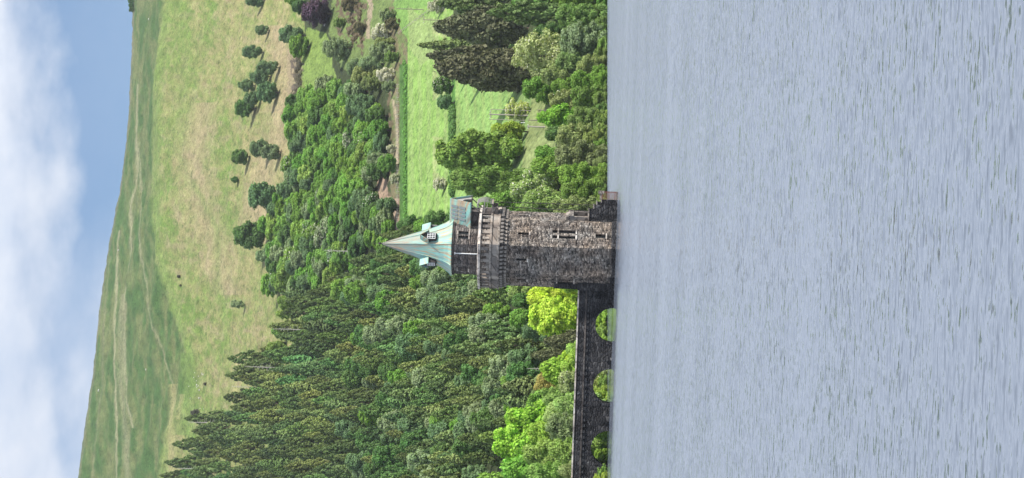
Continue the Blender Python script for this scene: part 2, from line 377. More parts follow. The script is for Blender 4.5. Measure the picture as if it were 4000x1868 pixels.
    br = (fbm(V2/14, Y2/14, 91) > 0.52) & inpoly(V2, Y2, [(1310,-200),(1310,150),(1420,220),(1450,-200)]); put(br, (0.14, 0.09, 0.07), 0.85)
    put(inpoly(V2, Y2, [(1438,-200),(1438,30),(1425,150),(1445,150),(1455,30),(1455,-200)]), (0.42,0.33,0.25), 0.8)
    put(inpoly(V2, Y2, [(1120,190),(1165,190),(1170,440),(1125,470)]), (0.36,0.29,0.19), 0.7)
    br = (fbm(V2/9, Y2/12, 93) > 0.47) & inpoly(V2, Y2, [(1135,230),(1185,240),(1182,360),(1140,430)]); put(br, (0.10, 0.08, 0.07), 0.85)
    put(inpoly(V2, Y2, [(1525,-200),(1525,900),(1592,900),(1592,-200)]), (0.17,0.22,0.08)); put((fbm(V2/10, Y2/16, 97) > 0.52) & (V2 > 1515) & (V2 < 1592) & (Y2 < 900), (0.20,0.15,0.10), 0.7)
    put(inpoly(V2, Y2, [(1535,-200),(1540,70),(1600,170),(1592,300),(1700,60),(1720,-200)]), (0.20,0.36,0.09))
    line([(1536,390),(1545,450),(1552,520),(1550,640),(1545,700)], 6, (0.46,0.38,0.27), 0.85)
    put(inpoly(V2, Y2, [(1468,800),(1475,690),(1510,690),(1515,770),(1560,780),(1565,880),(1530,880),(1500,800)]), (0.44,0.32,0.24), 0.9)
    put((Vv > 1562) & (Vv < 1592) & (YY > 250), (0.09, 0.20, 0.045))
    stripe = (np.sin(Vv/5.2+j2*3)*0.5+0.5)
    A = (Vv > 1592) & (V2 < 1772) & (Y2 > 30)
    put(A, fld); put(A & (stripe > 0.6), (0.30,0.41,0.15), 0.5)
    put(inpoly(V2, Y2, [(1592,20),(1640,60),(1700,70),(1720,200),(1640,260),(1600,180)]), (0.30,0.40,0.15), 0.8)
    put((V2 > 1690) & (V2 < 1740) & A & (j2 > 0.02), (0.38,0.42,0.19), 0.6)
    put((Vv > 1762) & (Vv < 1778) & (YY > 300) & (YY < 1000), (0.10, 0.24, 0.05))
    put((Vv >= 1778) & (V2 < 2010) & (YY > 100) & (YY < 1000), (0.25,0.42,0.12)); put((Vv >= 1778) & (V2 < 2010) & (stripe < 0.3) & (YY > 100) & (YY < 1000), (0.29,0.40,0.13), 0.5)
    put((Vv >= 2010) & (V2 < 2170) & (YY > 200) & (YY < 900), (0.22,0.34,0.11)); put((Vv > 2060-(YY-500)*0.15) & (V2 < 2170) & (YY > 200) & (YY < 900), (0.27,0.32,0.13), 0.8)
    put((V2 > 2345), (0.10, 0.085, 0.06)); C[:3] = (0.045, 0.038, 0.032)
    X = np.arange(rows*n).reshape(rows, n)
    Fq = np.stack([X[:-1, :-1], X[:-1, 1:], X[1:, 1:], X[1:, :-1]], -1).reshape(-1, 4)[:, ::-1]
    M, nt = new_mat("grass and heath"); at_ = nd(nt, 'ShaderNodeAttribute', attribute_name='cover'); ge = nd(nt, 'ShaderNodeNewGeometry')
    pos = ge.outputs['Position']
    a = noise(nt, pos, 0.16, 4, 0.7, (1, 0.35, 1)); b = noise(nt, pos, 0.9, 3, 0.7, (1, 0.4, 1))
    c = mix(nt, 1.0, at_.outputs['Color'], ramp(nt, a, [(0.3, 0.72), (0.7, 1.25)]), 'MULTIPLY')
    c = mix(nt, 1.0, c, ramp(nt, b, [(0.3, 0.6), (0.5, 1.0), (0.75, 1.35)]), 'MULTIPLY')
    sp1 = noise(nt, pos, 0.55, 2, 0.5, (0.8, 0.35, 1)); sp2 = noise(nt, pos, 0.05, 2)
    c = mix(nt, math_(nt, 'MULTIPLY', ramp(nt, sp1, [(0.32, 1.0), (0.41, 0.0)]), 0.75), c, mix(nt, 1.0, c, (0.40, 0.50, 0.42), 'MULTIPLY'))
    c = mix(nt, math_(nt, 'MULTIPLY', ramp(nt, sp1, [(0.62, 0.0), (0.70, 1.0)]), 0.5), c, mix(nt, 1.0, c, (1.45, 1.4, 1.5), 'MULTIPLY'))
    finish(nt, c, 0.95, b, 0.35, 0.5, spec=0.1)
    me = mesh_np("ground", P.reshape(-1, 3), Fq, M, True)
    ca = me.color_attributes.new('cover', 'FLOAT_COLOR', 'POINT')
    ca.data.foreach_set('color', np.concatenate([C.reshape(-1, 3)*0.53, np.ones((rows*n, 1))], 1).astype(np.float32).ravel())
    return tag(obj("ground", me), kind='structure')
make_terrain()

# ------------------------------------------------------------------ water
def make_water():
    M, nt = new_mat("lake water"); ge = nd(nt, 'ShaderNodeNewGeometry'); pos = ge.outputs['Position']
    h1 = noise(nt, pos, 0.42, 3, 0.6, (0.55, 1, 1)); h2 = noise(nt, pos, 1.7, 3, 0.6, (0.6, 1, 1)); h3 = noise(nt, pos, 6.0, 2, 0.5, (0.7, 1, 1))
    band = noise(nt, pos, 0.035, 3, 0.5, (0.25, 1, 1))
    sp = nd(nt, 'ShaderNodeSeparateXYZ'); nt.links.new(pos, sp.inputs[0])
    calm = nd(nt, 'ShaderNodeMapRange'); nt.links.new(sp.outputs[1], calm.inputs[0])     # sheltered water beyond the bridge
    calm.inputs[1].default_value = 359; calm.inputs[2].default_value = 366; calm.inputs[3].default_value = 1; calm.inputs[4].default_value = 0.03
    rightw = nd(nt, 'ShaderNodeMapRange'); nt.links.new(sp.outputs[0], rightw.inputs[0]); rightw.inputs[1].default_value = -6; rightw.inputs[2].default_value = 4
    act = math_(nt, 'MAXIMUM', calm.outputs[0], rightw.outputs[0])
    lee = nd(nt, 'ShaderNodeMapRange'); nt.links.new(sp.outputs[1], lee.inputs[0]); lee.inputs[1].default_value = 300; lee.inputs[2].default_value = 336; lee.inputs[3].default_value = 0; lee.inputs[4].default_value = 0.95
    lex = nd(nt, 'ShaderNodeMapRange'); nt.links.new(sp.outputs[0], lex.inputs[0]); lex.inputs[1].default_value = 5; lex.inputs[2].default_value = 11; lex.inputs[3].default_value = 1; lex.inputs[4].default_value = 0
    act = math_(nt, 'MULTIPLY', act, math_(nt, 'SUBTRACT', 1.0, math_(nt, 'MULTIPLY', lee.outputs[0], lex.outputs[0])))
    def slope(scale, msc, k):
        mp = nd(nt, 'ShaderNodeMapping'); mp.inputs['Scale'].default_value = msc; nt.links.new(pos, mp.inputs[0])
        n = nd(nt, 'ShaderNodeTexNoise'); n.inputs['Scale'].default_value = scale; n.inputs['Detail'].default_value = 2; nt.links.new(mp.outputs[0], n.inputs['Vector'])
        a = nd(nt, 'ShaderNodeVectorMath', operation='SUBTRACT'); nt.links.new(n.outputs['Color'], a.inputs[0]); a.inputs[1].default_value = (0.5, 0.5, 0.5)
        c = nd(nt, 'ShaderNodeVectorMath', operation='MULTIPLY'); nt.links.new(a.outputs[0], c.inputs[0]); c.inputs[1].default_value = (k*0.6, k, 0); return c.outputs[0]
    def vadd(a, b_):
        c = nd(nt, 'ShaderNodeVectorMath', operation='ADD'); nt.links.new(a, c.inputs[0]); nt.links.new(b_, c.inputs[1]); return c.outputs[0]
    sl_ = vadd(vadd(slope(2.2, (0.4, 1, 1), 0.40), slope(5.5, (0.4, 1, 1), 1.0)), slope(13.0, (0.45, 1, 1), 0.8))
    sc2 = nd(nt, 'ShaderNodeVectorMath', operation='SCALE'); nt.links.new(sl_, sc2.inputs[0]); nt.links.new(math_(nt, 'MULTIPLY', act, ramp(nt, band, [(0.35, 0.65), (0.65, 1.25)])), sc2.inputs['Scale'])
    up_ = nd(nt, 'ShaderNodeVectorMath', operation='ADD'); nt.links.new(sc2.outputs[0], up_.inputs[0]); stk = ramp(nt, noise(nt, pos, 4.6, 2, 0.5, (0.32, 1, 1)), [(0.585, 0.0), (0.625, 1.0)]); stp = ramp(nt, noise(nt, pos, 0.09, 3, 0.6, (0.22, 1, 1)), [(0.38, 0.25), (0.58, 1.0)])
    far_ = nd(nt, 'ShaderNodeMapRange'); nt.links.new(sp.outputs[1], far_.inputs[0]); far_.inputs[1].default_value = 65; far_.inputs[2].default_value = 120
    stf = ramp(nt, noise(nt, pos, 1.15, 2, 0.5, (0.75, 1, 1)), [(0.60, 0.0), (0.65, 0.8)])
    stk = math_(nt, 'MAXIMUM', stk, math_(nt, 'MULTIPLY', stf, far_.outputs[0]))
    steep = math_(nt, 'MULTIPLY', math_(nt, 'MULTIPLY', stk, stp), -0.95)
    tl = nd(nt, 'ShaderNodeCombineXYZ'); nt.links.new(math_(nt, 'MULTIPLY', act, math_(nt, 'ADD', -0.17, steep)), tl.inputs[1]); tl.inputs[2].default_value = 1; nt.links.new(tl.outputs[0], up_.inputs[1])
    nn_ = nd(nt, 'ShaderNodeVectorMath', operation='NORMALIZE'); nt.links.new(up_.outputs[0], nn_.inputs[0])
    b = finish(nt, (0.125, 0.15, 0.195), 0.11, spec=0.5); nt.links.new(nn_.outputs[0], b.inputs['Normal'])  # pale blue base paints in sky brightness that the reflection alone lacks
    b.inputs['IOR'].default_value = 1.33
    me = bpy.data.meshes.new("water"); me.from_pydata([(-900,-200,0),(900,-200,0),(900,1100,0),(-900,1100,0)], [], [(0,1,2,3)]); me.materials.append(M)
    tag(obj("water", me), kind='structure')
    bed = bpy.data.meshes.new("lake_bed"); bed.from_pydata([(-1200,-400,-4),(1200,-400,-4),(1200,2600,-4),(-1200,2600,-4)], [], [(0,1,2,3)]); bed.materials.append(M_rock)
    tag(obj("lake_bed", bed), kind='structure')
make_water()

# ------------------------------------------------------------------ tower
TD = 361.0
base_c = at(2400, 985, TD)
TX = base_c.x
tower = empty("valve_tower", (TX, TD, 0), label="octagonal stone tower with green copper spire standing in the water", cat="tower")
def dr(a): return Vector((math.sin(R(a)), -math.cos(R(a)), 0))
NF = [27+45*k for k in range(8)]
def ring(rc, z): return [dr(27-22.5+45*k)*rc+Vector((0, 0, z)) for k in range(8)]
AP = math.cos(R(22.5))
def wall_oct(mb, glass, frame, rc, z0, z1, ops, depth=0.4):
    ap = rc*AP; hw = rc*math.sin(R(22.5))
    for nf in NF:
        n = dr(nf); t = Vector((-n.y, n.x, 0)); o = n*ap
        rs = ops.get(nf, [])
        ss = sorted({-hw, hw}|{r[0] for r in rs}|{r[1] for r in rs}); zs = sorted({z0, z1}|{r[2] for r in rs}|{r[3] for r in rs})
        P = lambda s, z, d=0: o+t*s+Vector((0, 0, z))-n*d
        for a, b in zip(ss, ss[1:]):
            for c, d in zip(zs, zs[1:]):
                if any(r[0] <= a and b <= r[1] and r[2] <= c and d <= r[3] for r in rs): continue
                mb.q(P(a, c), P(b, c), P(b, d), P(a, d))
        for (a, b, c, d) in rs:
            mb.q(P(a, c), P(a, c, depth), P(a, d, depth), P(a, d)); mb.q(P(b, c, depth), P(b, c), P(b, d), P(b, d, depth))
            mb.q(P(a, d, depth), P(b, d, depth), P(b, d), P(a, d)); mb.q(P(a, c), P(b, c), P(b, c, depth), P(a, c, depth))
            w = MB(); w.q(P(a, c, depth-0.02), P(b, c, depth-0.02), P(b, d, depth-0.02), P(a, d, depth-0.02))
            wo_ = w.build("window", M_glass, tower)
            # sloping sill and head, proud of the wall
            for (aa, bb, cc, dd, pr, nm_) in ((a-0.12, b+0.12, c-0.22, c-0.003, 0.10, "sill"), (a-0.08, b+0.08, d+0.003, d+0.24, 0.05, "lintel")):
                fr = MB()
                q = [P(aa, cc, 0.002), P(bb, cc, 0.002), P(bb, dd, 0.002), P(aa, dd, 0.002)]; q2 = [p+n*pr for p in q]
                fr.q(*q2); 
                for i in range(4): fr.q(q[i], q[(i+1) % 4], q2[(i+1) % 4], q2[i])
                fr.build(nm_, M_pale if nm_ == "sill" else M_ash, wo_)
RB = 5.87
ops = {27: [(-0.28, 0.1, 13.5, 15.2), (-0.72, -0.22, 6.3, 8.85), (0.22, 0.72, 6.3, 8.85), (-0.72, -0.22, 9.1, 9.9), (0.22, 0.72, 9.1, 9.9), (-0.4, 0.25, 1.65, 3.2)],
       -18+360: [(-0.2, 0.2, 13.7, 15.3)], -63+360: [(-0.25, 0.25, 13.7, 15.2), (-0.75, -0.25, 6.4, 8.8), (0.2, 0.7, 6.4, 8.8), (-0.75, -0.25, 9.1, 9.8), (0.2, 0.7, 9.1, 9.8)],
       72: [(-0.2, 0.2, 13.7, 15.3)]}
b = MB(); wall_oct(b, None, None, RB, -3, 16.9, ops)
b.build("lower_wall", M_stone, tower)
b = MB(); b.loft([ring(RB+0.22, -3), ring(RB+0.22, 0.55), ring(RB+0.02, 0.75)], False); b.build("plinth", M_bridge, tower)  # dark stone for a wet band, with contact shade at the foot painted in
# corbels carrying the balcony
CB = {}
for tier, (zz0, zz1, pr0) in enumerate(((16.85, 17.4, 0.28), (17.4, 17.95, 0.55))):
    for nf in NF:
        n = dr(nf); t = Vector((-n.y, n.x, 0)); hw = RB*math.sin(R(22.5))
        for k in range(7):
            s = (k-3)*(hw*2/7)
            M_ = Matrix.Translation(n*(RB*AP)+t*s) @ Matrix(((t.x, n.x, 0, 0), (t.y, n.y, 0, 0), (0, 0, 1, 0), (0, 0, 0, 1)))
            if not (-100 < ((nf+180) % 360)-180 < 130): continue
            if tier not in CB:
                cb_ = MB(); cb_.box((-0.2, -0.1, zz0), (0.2, pr0, zz1-0.06)); o_ = cb_.build("corbel", M_ash, tower); CB[tier] = o_.data
            else: o_ = obj("corbel", CB[tier], tower)
            o_.matrix_local = M_
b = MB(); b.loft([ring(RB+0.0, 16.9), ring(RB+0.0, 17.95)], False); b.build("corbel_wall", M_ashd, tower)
b = MB(); b.loft([ring(RB+0.62, 17.97), ring(RB+0.62, 18.25), ring(RB+0.52, 18.3), ring(RB+0.52, 19.15), ring(RB+0.66, 19.2), ring(RB+0.66, 19.5), ring(RB+0.5, 19.52)], True)
b.build("balcony_floor", M_ash, tower)
# parapet: piers, open panels, coping
b = MB(); pc = MB()
for nf in NF:
    n = dr(nf); t = Vector((-n.y, n.x, 0)); rc = RB+0.5; hw = rc*math.sin(R(22.5))
    M_ = Matrix.Translation(n*(rc*AP)) @ Matrix(((t.x, n.x, 0, 0), (t.y, n.y, 0, 0), (0, 0, 1, 0), (0, 0, 0, 1)))
    for k in range(5):
        s0 = -hw+2*hw*k/5
        pb = MB(); pb.box((s0+0.02 if k else -hw+0.12, -0.35, 19.52), (s0+0.50, -0.02, 20.85), M_); pb.build('parapet_pier', M_ash, tower)
    b.box((-hw+0.15, -0.30, 19.52), (hw-0.15, -0.22, 19.95), M_)
b.build("parapet", M_ash, tower, 0.02)
for nf in NF:
    pass
pc.loft([ring(RB+0.64, 20.87), ring(RB+0.74, 20.95), ring(RB+0.74, 21.28), ring(RB+0.05, 21.36), ring(RB+0.05, 20.87)], False)
pc.build("coping", M_pale, tower)
# upper drum
RD = 4.3
opd = {27: [(-0.66, -0.14, 22.9, 24.5), (0.14, 0.66, 22.9, 24.5)], -63+360: [(-0.6, -0.12, 22.9, 24.4), (0.12, 0.6, 22.9, 24.4)], 117: [(-0.6, -0.12, 22.9, 24.4), (0.12, 0.6, 22.9, 24.4)]}
b = MB(); wall_oct(b, None, None, RD, 19.52, 25.05, opd, 0.3)
b.build("upper_wall", M_drum, tower)
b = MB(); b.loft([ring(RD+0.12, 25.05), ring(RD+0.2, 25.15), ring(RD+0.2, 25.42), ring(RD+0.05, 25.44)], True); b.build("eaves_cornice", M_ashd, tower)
# spire with a bell-cast foot
prof = [(4.62, 25.42), (4.62, 25.52), (4.1, 26.0), (3.62, 26.7), (3.05, 27.9), (2.55, 29.2), (2.05, 30.8), (1.45, 32.6), (0.78, 34.6), (0.10, 36.5)]
b = MB(); b.loft([ring(r, z) for r, z in prof], True); roof = b.build("spire", M_cop, tower)
for k in range(8):
    hp = MB(); hp.tube([dr(27-22.5+45*k)*(r+0.01)+Vector((0, 0, z)) for r, z in prof[1:]], 0.07, 5, 0.05); hp.build("hip_roll", M_cop, roof)
b = MB(); b.tube([(0, 0, 36.4), (0, 0, 37.3)], 0.13, 8, 0.05); b.tube([(0, 0, 37.3), (0, 0, 38.6)], 0.035, 6, 0.02)
b.loft([[Vector((math.cos(a)*r, math.sin(a)*r, z)) for a in [i*math.pi/4 for i in range(8)]] for r, z in ((0.05, 36.75), (0.24, 36.9), (0.24, 37.0), (0.05, 37.15))])
b.build("finial", M_dark, tower)
for nf in (27, 117, 207, 297):
    n = dr(nf); t = Vector((-n.y, n.x, 0)); 
    P = lambda s, d, z: t*s+n*d+Vector((0, 0, z))
    w = 0.75; out = 3.35; b = MB()
    zs0, ze, zr = 28.0, 29.35, 30.5
    # cheeks and front
    for sg in (-1, 1): b.q(P(sg*w*0.8, 2.2, zs0-0.3), P(sg*w*0.8, out-0.1, zs0), P(sg*w*0.8, out-0.1, ze), P(sg*w*0.8, 1.2, ze))
    b.q(P(-w*0.8, out-0.1, zs0), P(w*0.8, out-0.1, zs0), P(w*0.8, out-0.1, ze), P(0, out-0.1, zr-0.1), P(-w*0.8, out-0.1, ze))
    b.q(P(-w*0.8, out-0.1, zs0), P(w*0.8, out-0.1, zs0), P(w*0.8, 2.2, zs0-0.3), P(-w*0.8, 2.2, zs0-0.3))
    dm = b.build("dormer", M_dark, tower)
    b = MB(); th = 0.12
    for sg in (-1, 1):
        A = [P(0, 0.9, zr), P(0, out+0.25, zr), P(sg*w*1.15, out+0.25, ze-0.15), P(sg*w*1.15, 0.9, ze-0.15)]
        B = [p-Vector((0, 0, th)) for p in A]
        b.q(*A); b.q(*B[::-1])
        for i in range(4): b.q(A[i], A[(i+1) % 4], B[(i+1) % 4], B[i])
    b.build("dormer_roof", M_cop, dm)
    g = MB(); g.q(P(-0.45, out-0.08, 28.15), P(0.45, out-0.08, 28.15), P(0.45, out-0.08, 29.3), P(-0.45, out-0.08, 29.3)); wn = g.build("window", M_glass, dm)
    g = MB(); Mx = Matrix(((t.x, n.x, 0, 0), (t.y, n.y, 0, 0), (0, 0, 1, 0), (0, 0, 0, 1)))
    for s in (-0.45, -0.15, 0.15, 0.45): g.box((s-0.035, out-0.07, 28.1), (s+0.035, out, 29.35), Mx)
    for z in (28.1, 28.5, 28.9, 29.3): g.box((-0.48, out-0.065, z-0.03), (0.48, out-0.005, z+0.03), Mx)
    g.build("glazing_bars", M_white, dm)
# hoist housing reaching out over the water
n = dr(72); t = Vector((-n.y, n.x, 0))      # t points away from the camera side for +s
MH = Matrix(((t.x, n.x, 0, 0), (t.y, n.y, 0, 0), (0, 0, 1, 0), (0, 0, 0, 1)))
P = lambda s, d, z: t*s+n*d+Vector((0, 0, z))
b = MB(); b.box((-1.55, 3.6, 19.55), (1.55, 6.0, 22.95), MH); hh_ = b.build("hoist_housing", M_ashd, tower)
b = MB(); th = 0.15; rz, ez, HW, e1_ = 26.05, 22.75, 2.05, 7.85
for sg in (-1, 1):
    A = [P(0, 2.4, rz), P(0, e1_, rz), P(sg*HW, e1_, ez), P(sg*HW, 2.9, ez)]; B = [p-Vector((0, 0, th)) for p in A]
    b.q(*A); b.q(*B[::-1])
    for i in range(4): b.q(A[i], A[(i+1) % 4], B[(i+1) % 4], B[i])
b.build("housing_roof", M_cop, hh_)
b = MB()    # gable end with arched mouth
N = 14; arc = [(0.85*math.cos(math.pi*i/N), 22.75+1.25*math.sin(math.pi*i/N)) for i in range(N+1)]
d = e1_-0.3
outl = [(HW-0.12, 22.75), (HW-0.3, 23.2), (1.3, 24.0), (0.9, 24.6), (0.45, 25.2), (0, 25.85), (-0.45, 25.2), (-0.9, 24.6), (-1.3, 24.0), (-HW+0.3, 23.2), (-HW+0.12, 22.75)]
outl2 = [outl[min(len(outl)-1, int(round(i*(len(outl)-1)/N)))] for i in range(N+1)]
for i in range(N):
    for dd in (d, d-0.15):
        b.q(P(arc[i][0], dd, arc[i][1]), P(outl2[i][0], dd, outl2[i][1]), P(outl2[i+1][0], dd, outl2[i+1][1]), P(arc[i+1][0], dd, arc[i+1][1]))
    b.q(P(arc[i][0], d, arc[i][1]), P(arc[i+1][0], d, arc[i+1][1]), P(arc[i+1][0], d-0.15, arc[i+1][1]), P(arc[i][0], d-0.15, arc[i][1]))
b.build("gable_board", M_iron, hh_)
sln = (P(-HW, 5, ez)-P(0, 5, rz)); slen = sln.length; sln.normalize(); nr = n.cross(sln).normalized()
if nr.z < 0: nr = -nr
for i in range(4):
    for j in range(2):
        lb = MB(); c = P(0, 4.7+0.62*i+0.15, rz)+sln*(0.95+1.45*j)+nr*0.03
        for k in range(1):
            q = [c+n*a_*0.17+sln*b_*0.6 for a_, b_ in ((-1, -1), (1, -1), (1, 1), (-1, 1))]; q2 = [p+nr*0.05 for p in q]
            lb.q(*q2)
            for ii in range(4): lb.q(q[ii], q[(ii+1) % 4], q2[(ii+1) % 4], q2[ii])
        lb.build("roof_light", M_lead, hh_)
b = MB()
for sg in (-1, 1): b.tube([P(sg*1.4, 6.0, 21.0), P(sg*1.5, 7.4, 22.6)], 0.10, 6)
b.box((-1.3, 5.9, 19.2), (1.3, 7.6, 19.45), MH); b.box((-1.2, 5.6, 18.5), (-0.9, 7.0, 19.2), MH); b.box((0.9, 5.6, 18.5), (1.2, 7.0, 19.2), MH)
b.build("bracket", M_ash, tower)
b = MB()
for k in range(9):
    s = -1.2+2.4*k/8
    b.tube([P(s, 7.45+0.42*math.sin(math.pi*i/8)**0.8*(1 if i < 8 else 0), 19.4+2.3*i/8) for i in range(9)], 0.035, 5)
b.tube([P(-1.25, 6.2, 21.7), P(-1.25, 7.45, 21.7), P(1.25, 7.45, 21.7), P(1.25, 6.2, 21.7)], 0.06, 5)
b.tube([P(-1.25, 6.2, 20.6), P(-1.25, 7.8, 20.6), P(1.25, 7.8, 20.6), P(1.25, 6.2, 20.6)], 0.05, 5)
b.tube([P(math.cos(2*math.pi*i/20)*0.2-0.4, 7.1+0.75*math.cos(2*math.pi*i/20), 20.9+0.75*math.sin(2*math.pi*i/20)) for i in range(21)], 0.05, 5)
b.build("balcony_railing", M_iron, tower)
for k, (s, d0, d1) in enumerate(((-0.6, 7.0, 6.7), (0.7, 7.3, 7.35))):
    b = MB(); b.tube([P(s, d0, 19.2), P(s, (d0+d1)/2, 11), P(s, d1, 3.4)], 0.05, 5)
    for z in range(4, 19): b.tube([P(s-0.02, d0+(d1-d0)*(19.2-z)/16, z-0.12), P(s, d0+(d1-d0)*(19.2-z)/16, z+0.12)], 0.09, 5)
    b.build("hoist_chain", M_dark, tower)
# white downpipe on the shaded face of the drum
n2_ = dr(-18); t2 = Vector((-n2_.y, n2_.x, 0)); Q = lambda s, d, z: t2*s+n2_*(RD*AP+d)+Vector((0, 0, z))
b = MB(); b.tube([Q(0.2, 0.14, 19.6), Q(0.2, 0.14, 24.8)], 0.085, 8); b.tube([Q(0.2, 0.14, 24.75), Q(0.2, 0.16, 25.0)], 0.12, 8, 0.22)
for z in (20.6, 22.4, 24.1): b.tube([Q(0.2, 0.14, z), Q(0.2, 0.14, z+0.12)], 0.13, 8)
b.build("downpipe", M_white, tower)
# stepped landing stage and porch on the sunny side
b = MB()
b.box((4.62, -3.35, -3), (7.3, 1.4, 3.55)); b.box((4.62, -3.3, 3.55), (6.6, 1.3, 4.3)); b.box((7.3, -3.3, -3), (8.1, 1.3, 2.4)); b.box((7.3, -3.0, 2.4), (7.75, 1.0, 3.1))
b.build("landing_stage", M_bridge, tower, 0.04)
b = MB()
b.box((4.5, -3.42, 4.3), (6.7, 1.4, 4.5)); b.box((6.6, -3.42, 3.55), (7.4, 1.4, 3.72)); b.box((7.25, -3.38, 3.1), (7.9, 1.1, 3.25)); b.box((8.95, -3.2, 2.1), (9.45, -2.2, 3.0)); b.box((8.1, -3.3, -0.1), (9.4, 1.3, 0.18))
b.box((7.6, -3.35, 2.4), (8.2, 1.35, 2.55)); b.box((8.05, -3.1, 2.45), (9.5, -2.3, 2.75))
b.build("landing_coping", M_ash, tower, 0.03)
b = MB()
for k in range(9): b.box((8.14+k*0.14, -3.15, 0.18), (8.20+k*0.14, -3.07, 2.5))
for k in range(9): b.box((9.3, -3.0+k*0.45, 0.18), (9.36, -2.94+k*0.45, 2.4))
for z in (0.4, 1.3, 2.3): b.box((8.12, -3.17, z), (9.38, -3.05, z+0.08)); b.box((9.29, -3.1, z), (9.37, 1.2, z+0.08))
b.build("landing_gate", M_rust, tower)
n = dr(72); t = Vector((-n.y, n.x, 0)); M7 = Matrix(((t.x, n.x, 0, 0), (t.y, n.y, 0, 0), (0, 0, 1, 0), (0, 0, 0, 1)))
b = MB(); a0 = RB*AP
b.box((-1.6, a0-0.1, 6.7), (1.6, a0+0.75, 7.5), M7); b.box((-1.3, a0-0.1, 7.5), (1.3, a0+0.5, 7.85), M7)
b.box((-1.55, a0-0.1, 4.3), (-1.1, a0+0.6, 6.7), M7); b.box((1.1, a0-0.1, 4.3), (1.55, a0+0.6, 6.7), M7); b.build("porch", M_ash, tower, 0.04)
b = MB(); b.box((-1.1, a0-0.05, 4.5), (1.1, a0+0.06, 6.7), M7); b.build("door", M_dark, tower)
# block where the bridge lands on the tower
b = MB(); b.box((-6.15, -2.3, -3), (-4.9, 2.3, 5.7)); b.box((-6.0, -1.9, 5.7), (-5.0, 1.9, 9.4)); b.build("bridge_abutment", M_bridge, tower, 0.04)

# ------------------------------------------------------------------ bridge
def make_bridge():
    br = empty("arched_bridge", (TX-6, TD, 0), label="dark stone arched footbridge leading from the tower to the wooded shore", cat="bridge")
    x1 = -0.15; x0 = -44.0; yf, yb = -2.0, 2.0; zt = 4.15
    ctr = [((934-Yp)/F*(TD-2)-(TX-6))-0.0 for Yp in (1271, 1510, 1752)]
    # roll moves points sideways with height only slightly; refine by projecting the springing line
    ctr = [at(2385, Yp, TD-2).x-(TX-6) for Yp in (1271, 1510, 1752)]
    ctr.append(2*ctr[-1]-ctr[-2])
    rad = 2.66; N = 22; w = MB(); so_ = MB(); prev = x1
    def wall(a, b_, za, zb):
        for y, fl in ((yf, 0), (yb, 1)):
            p = [(a, y, za), (b_, y, zb), (b_, y, zt), (a, y, zt)]
            w.q(*(p if not fl else p[::-1]))
    for c in ctr:
        so_ = MB(); vo = MB()
        wall(c+rad, prev, -3, -3); w.q((c+rad, yf, -3), (c+rad, yb, -3), (c+rad, yb, 0.12), (c+rad, yf, 0.12)); w.q((c-rad, yf, -3), (c-rad, yb, -3), (c-rad, yb, 0.12), (c-rad, yf, 0.12))
        for i in range(N):
            a0, a1 = math.pi-math.pi*i/N, math.pi-math.pi*(i+1)/N
            p0 = (c+rad*math.cos(a0), 0.12+rad*0.97*math.sin(a0)); p1 = (c+rad*math.cos(a1), 0.12+rad*0.97*math.sin(a1))
            wall(p0[0], p1[0], p0[1], p1[1]); so_.q((p0[0], yf, p0[1]), (p1[0], yf, p1[1]), (p1[0], yb, p1[1]), (p0[0], yb, p0[1]))
            k0, k1 = 1.17, 1.17; q0 = (c+rad*k0*math.cos(a0), 0.12+rad*0.97*k0*math.sin(a0)); q1 = (c+rad*k1*math.cos(a1), 0.12+rad*0.97*k1*math.sin(a1))
            g = 0.03*(i % 2)
            A = [(p0[0], yf-0.05-g, p0[1]), (p1[0], yf-0.05-g, p1[1]), (q1[0], yf-0.05-g, q1[1]), (q0[0], yf-0.05-g, q0[1])]
            B = [(x, yf+0.02, z) for x, y, z in A]; vo.q(*A)
            for ii in range(4): vo.q(A[ii], A[(ii+1) % 4], B[(ii+1) % 4], B[ii])
        prev = c-rad; so_.build('arch_soffit', M_bridge, br); vo.build('voussoirs', M_bridge, br)
    wall(x0, prev, -3, -3)
    w.build("spandrel_wall", M_bridge, br)
    w = MB()
    w.box((x0, yf-0.22, zt+0.002), (x1, yb+0.22, zt+0.26)); w.build("string_course", M_ashd, br, 0.02)
    k = x1; cm = None
    while k > x0+1:
        if cm is None: w = MB(); w.box((-0.2, yf-0.18, zt-0.35), (0.2, yf-0.002, zt)); c_ = w.build("corbel", M_bridge, br); cm = c_.data
        else: c_ = obj("corbel", cm, br)
        c_.location = (k-0.35, 0, 0); k -= 0.9
    w = MB(); w.box((x0, yf-0.1, zt+0.262), (x1, yf+0.3, 5.4)); w.box((x0, yb-0.3, zt+0.262), (x1, yb+0.1, 5.4)); w.build("parapet", M_bridge, br)
    w = MB(); w.box((x0, yf-0.2, 5.402), (x1, yf+0.4, 5.62)); w.box((x0, yb-0.4, 5.402), (x1, yb+0.2, 5.62)); w.build("coping", M_pale, br, 0.04)
    for c in [ctr[0]+4.95]+[(ctr[i]+ctr[i+1])/2 for i in range(3)]:
        w = MB(); w.box((c-0.75, yf-0.35, -3), (c+0.75, yf-0.003, 1.0)); w.build("pier_foot", M_bridge, br, 0.05)
make_bridge()

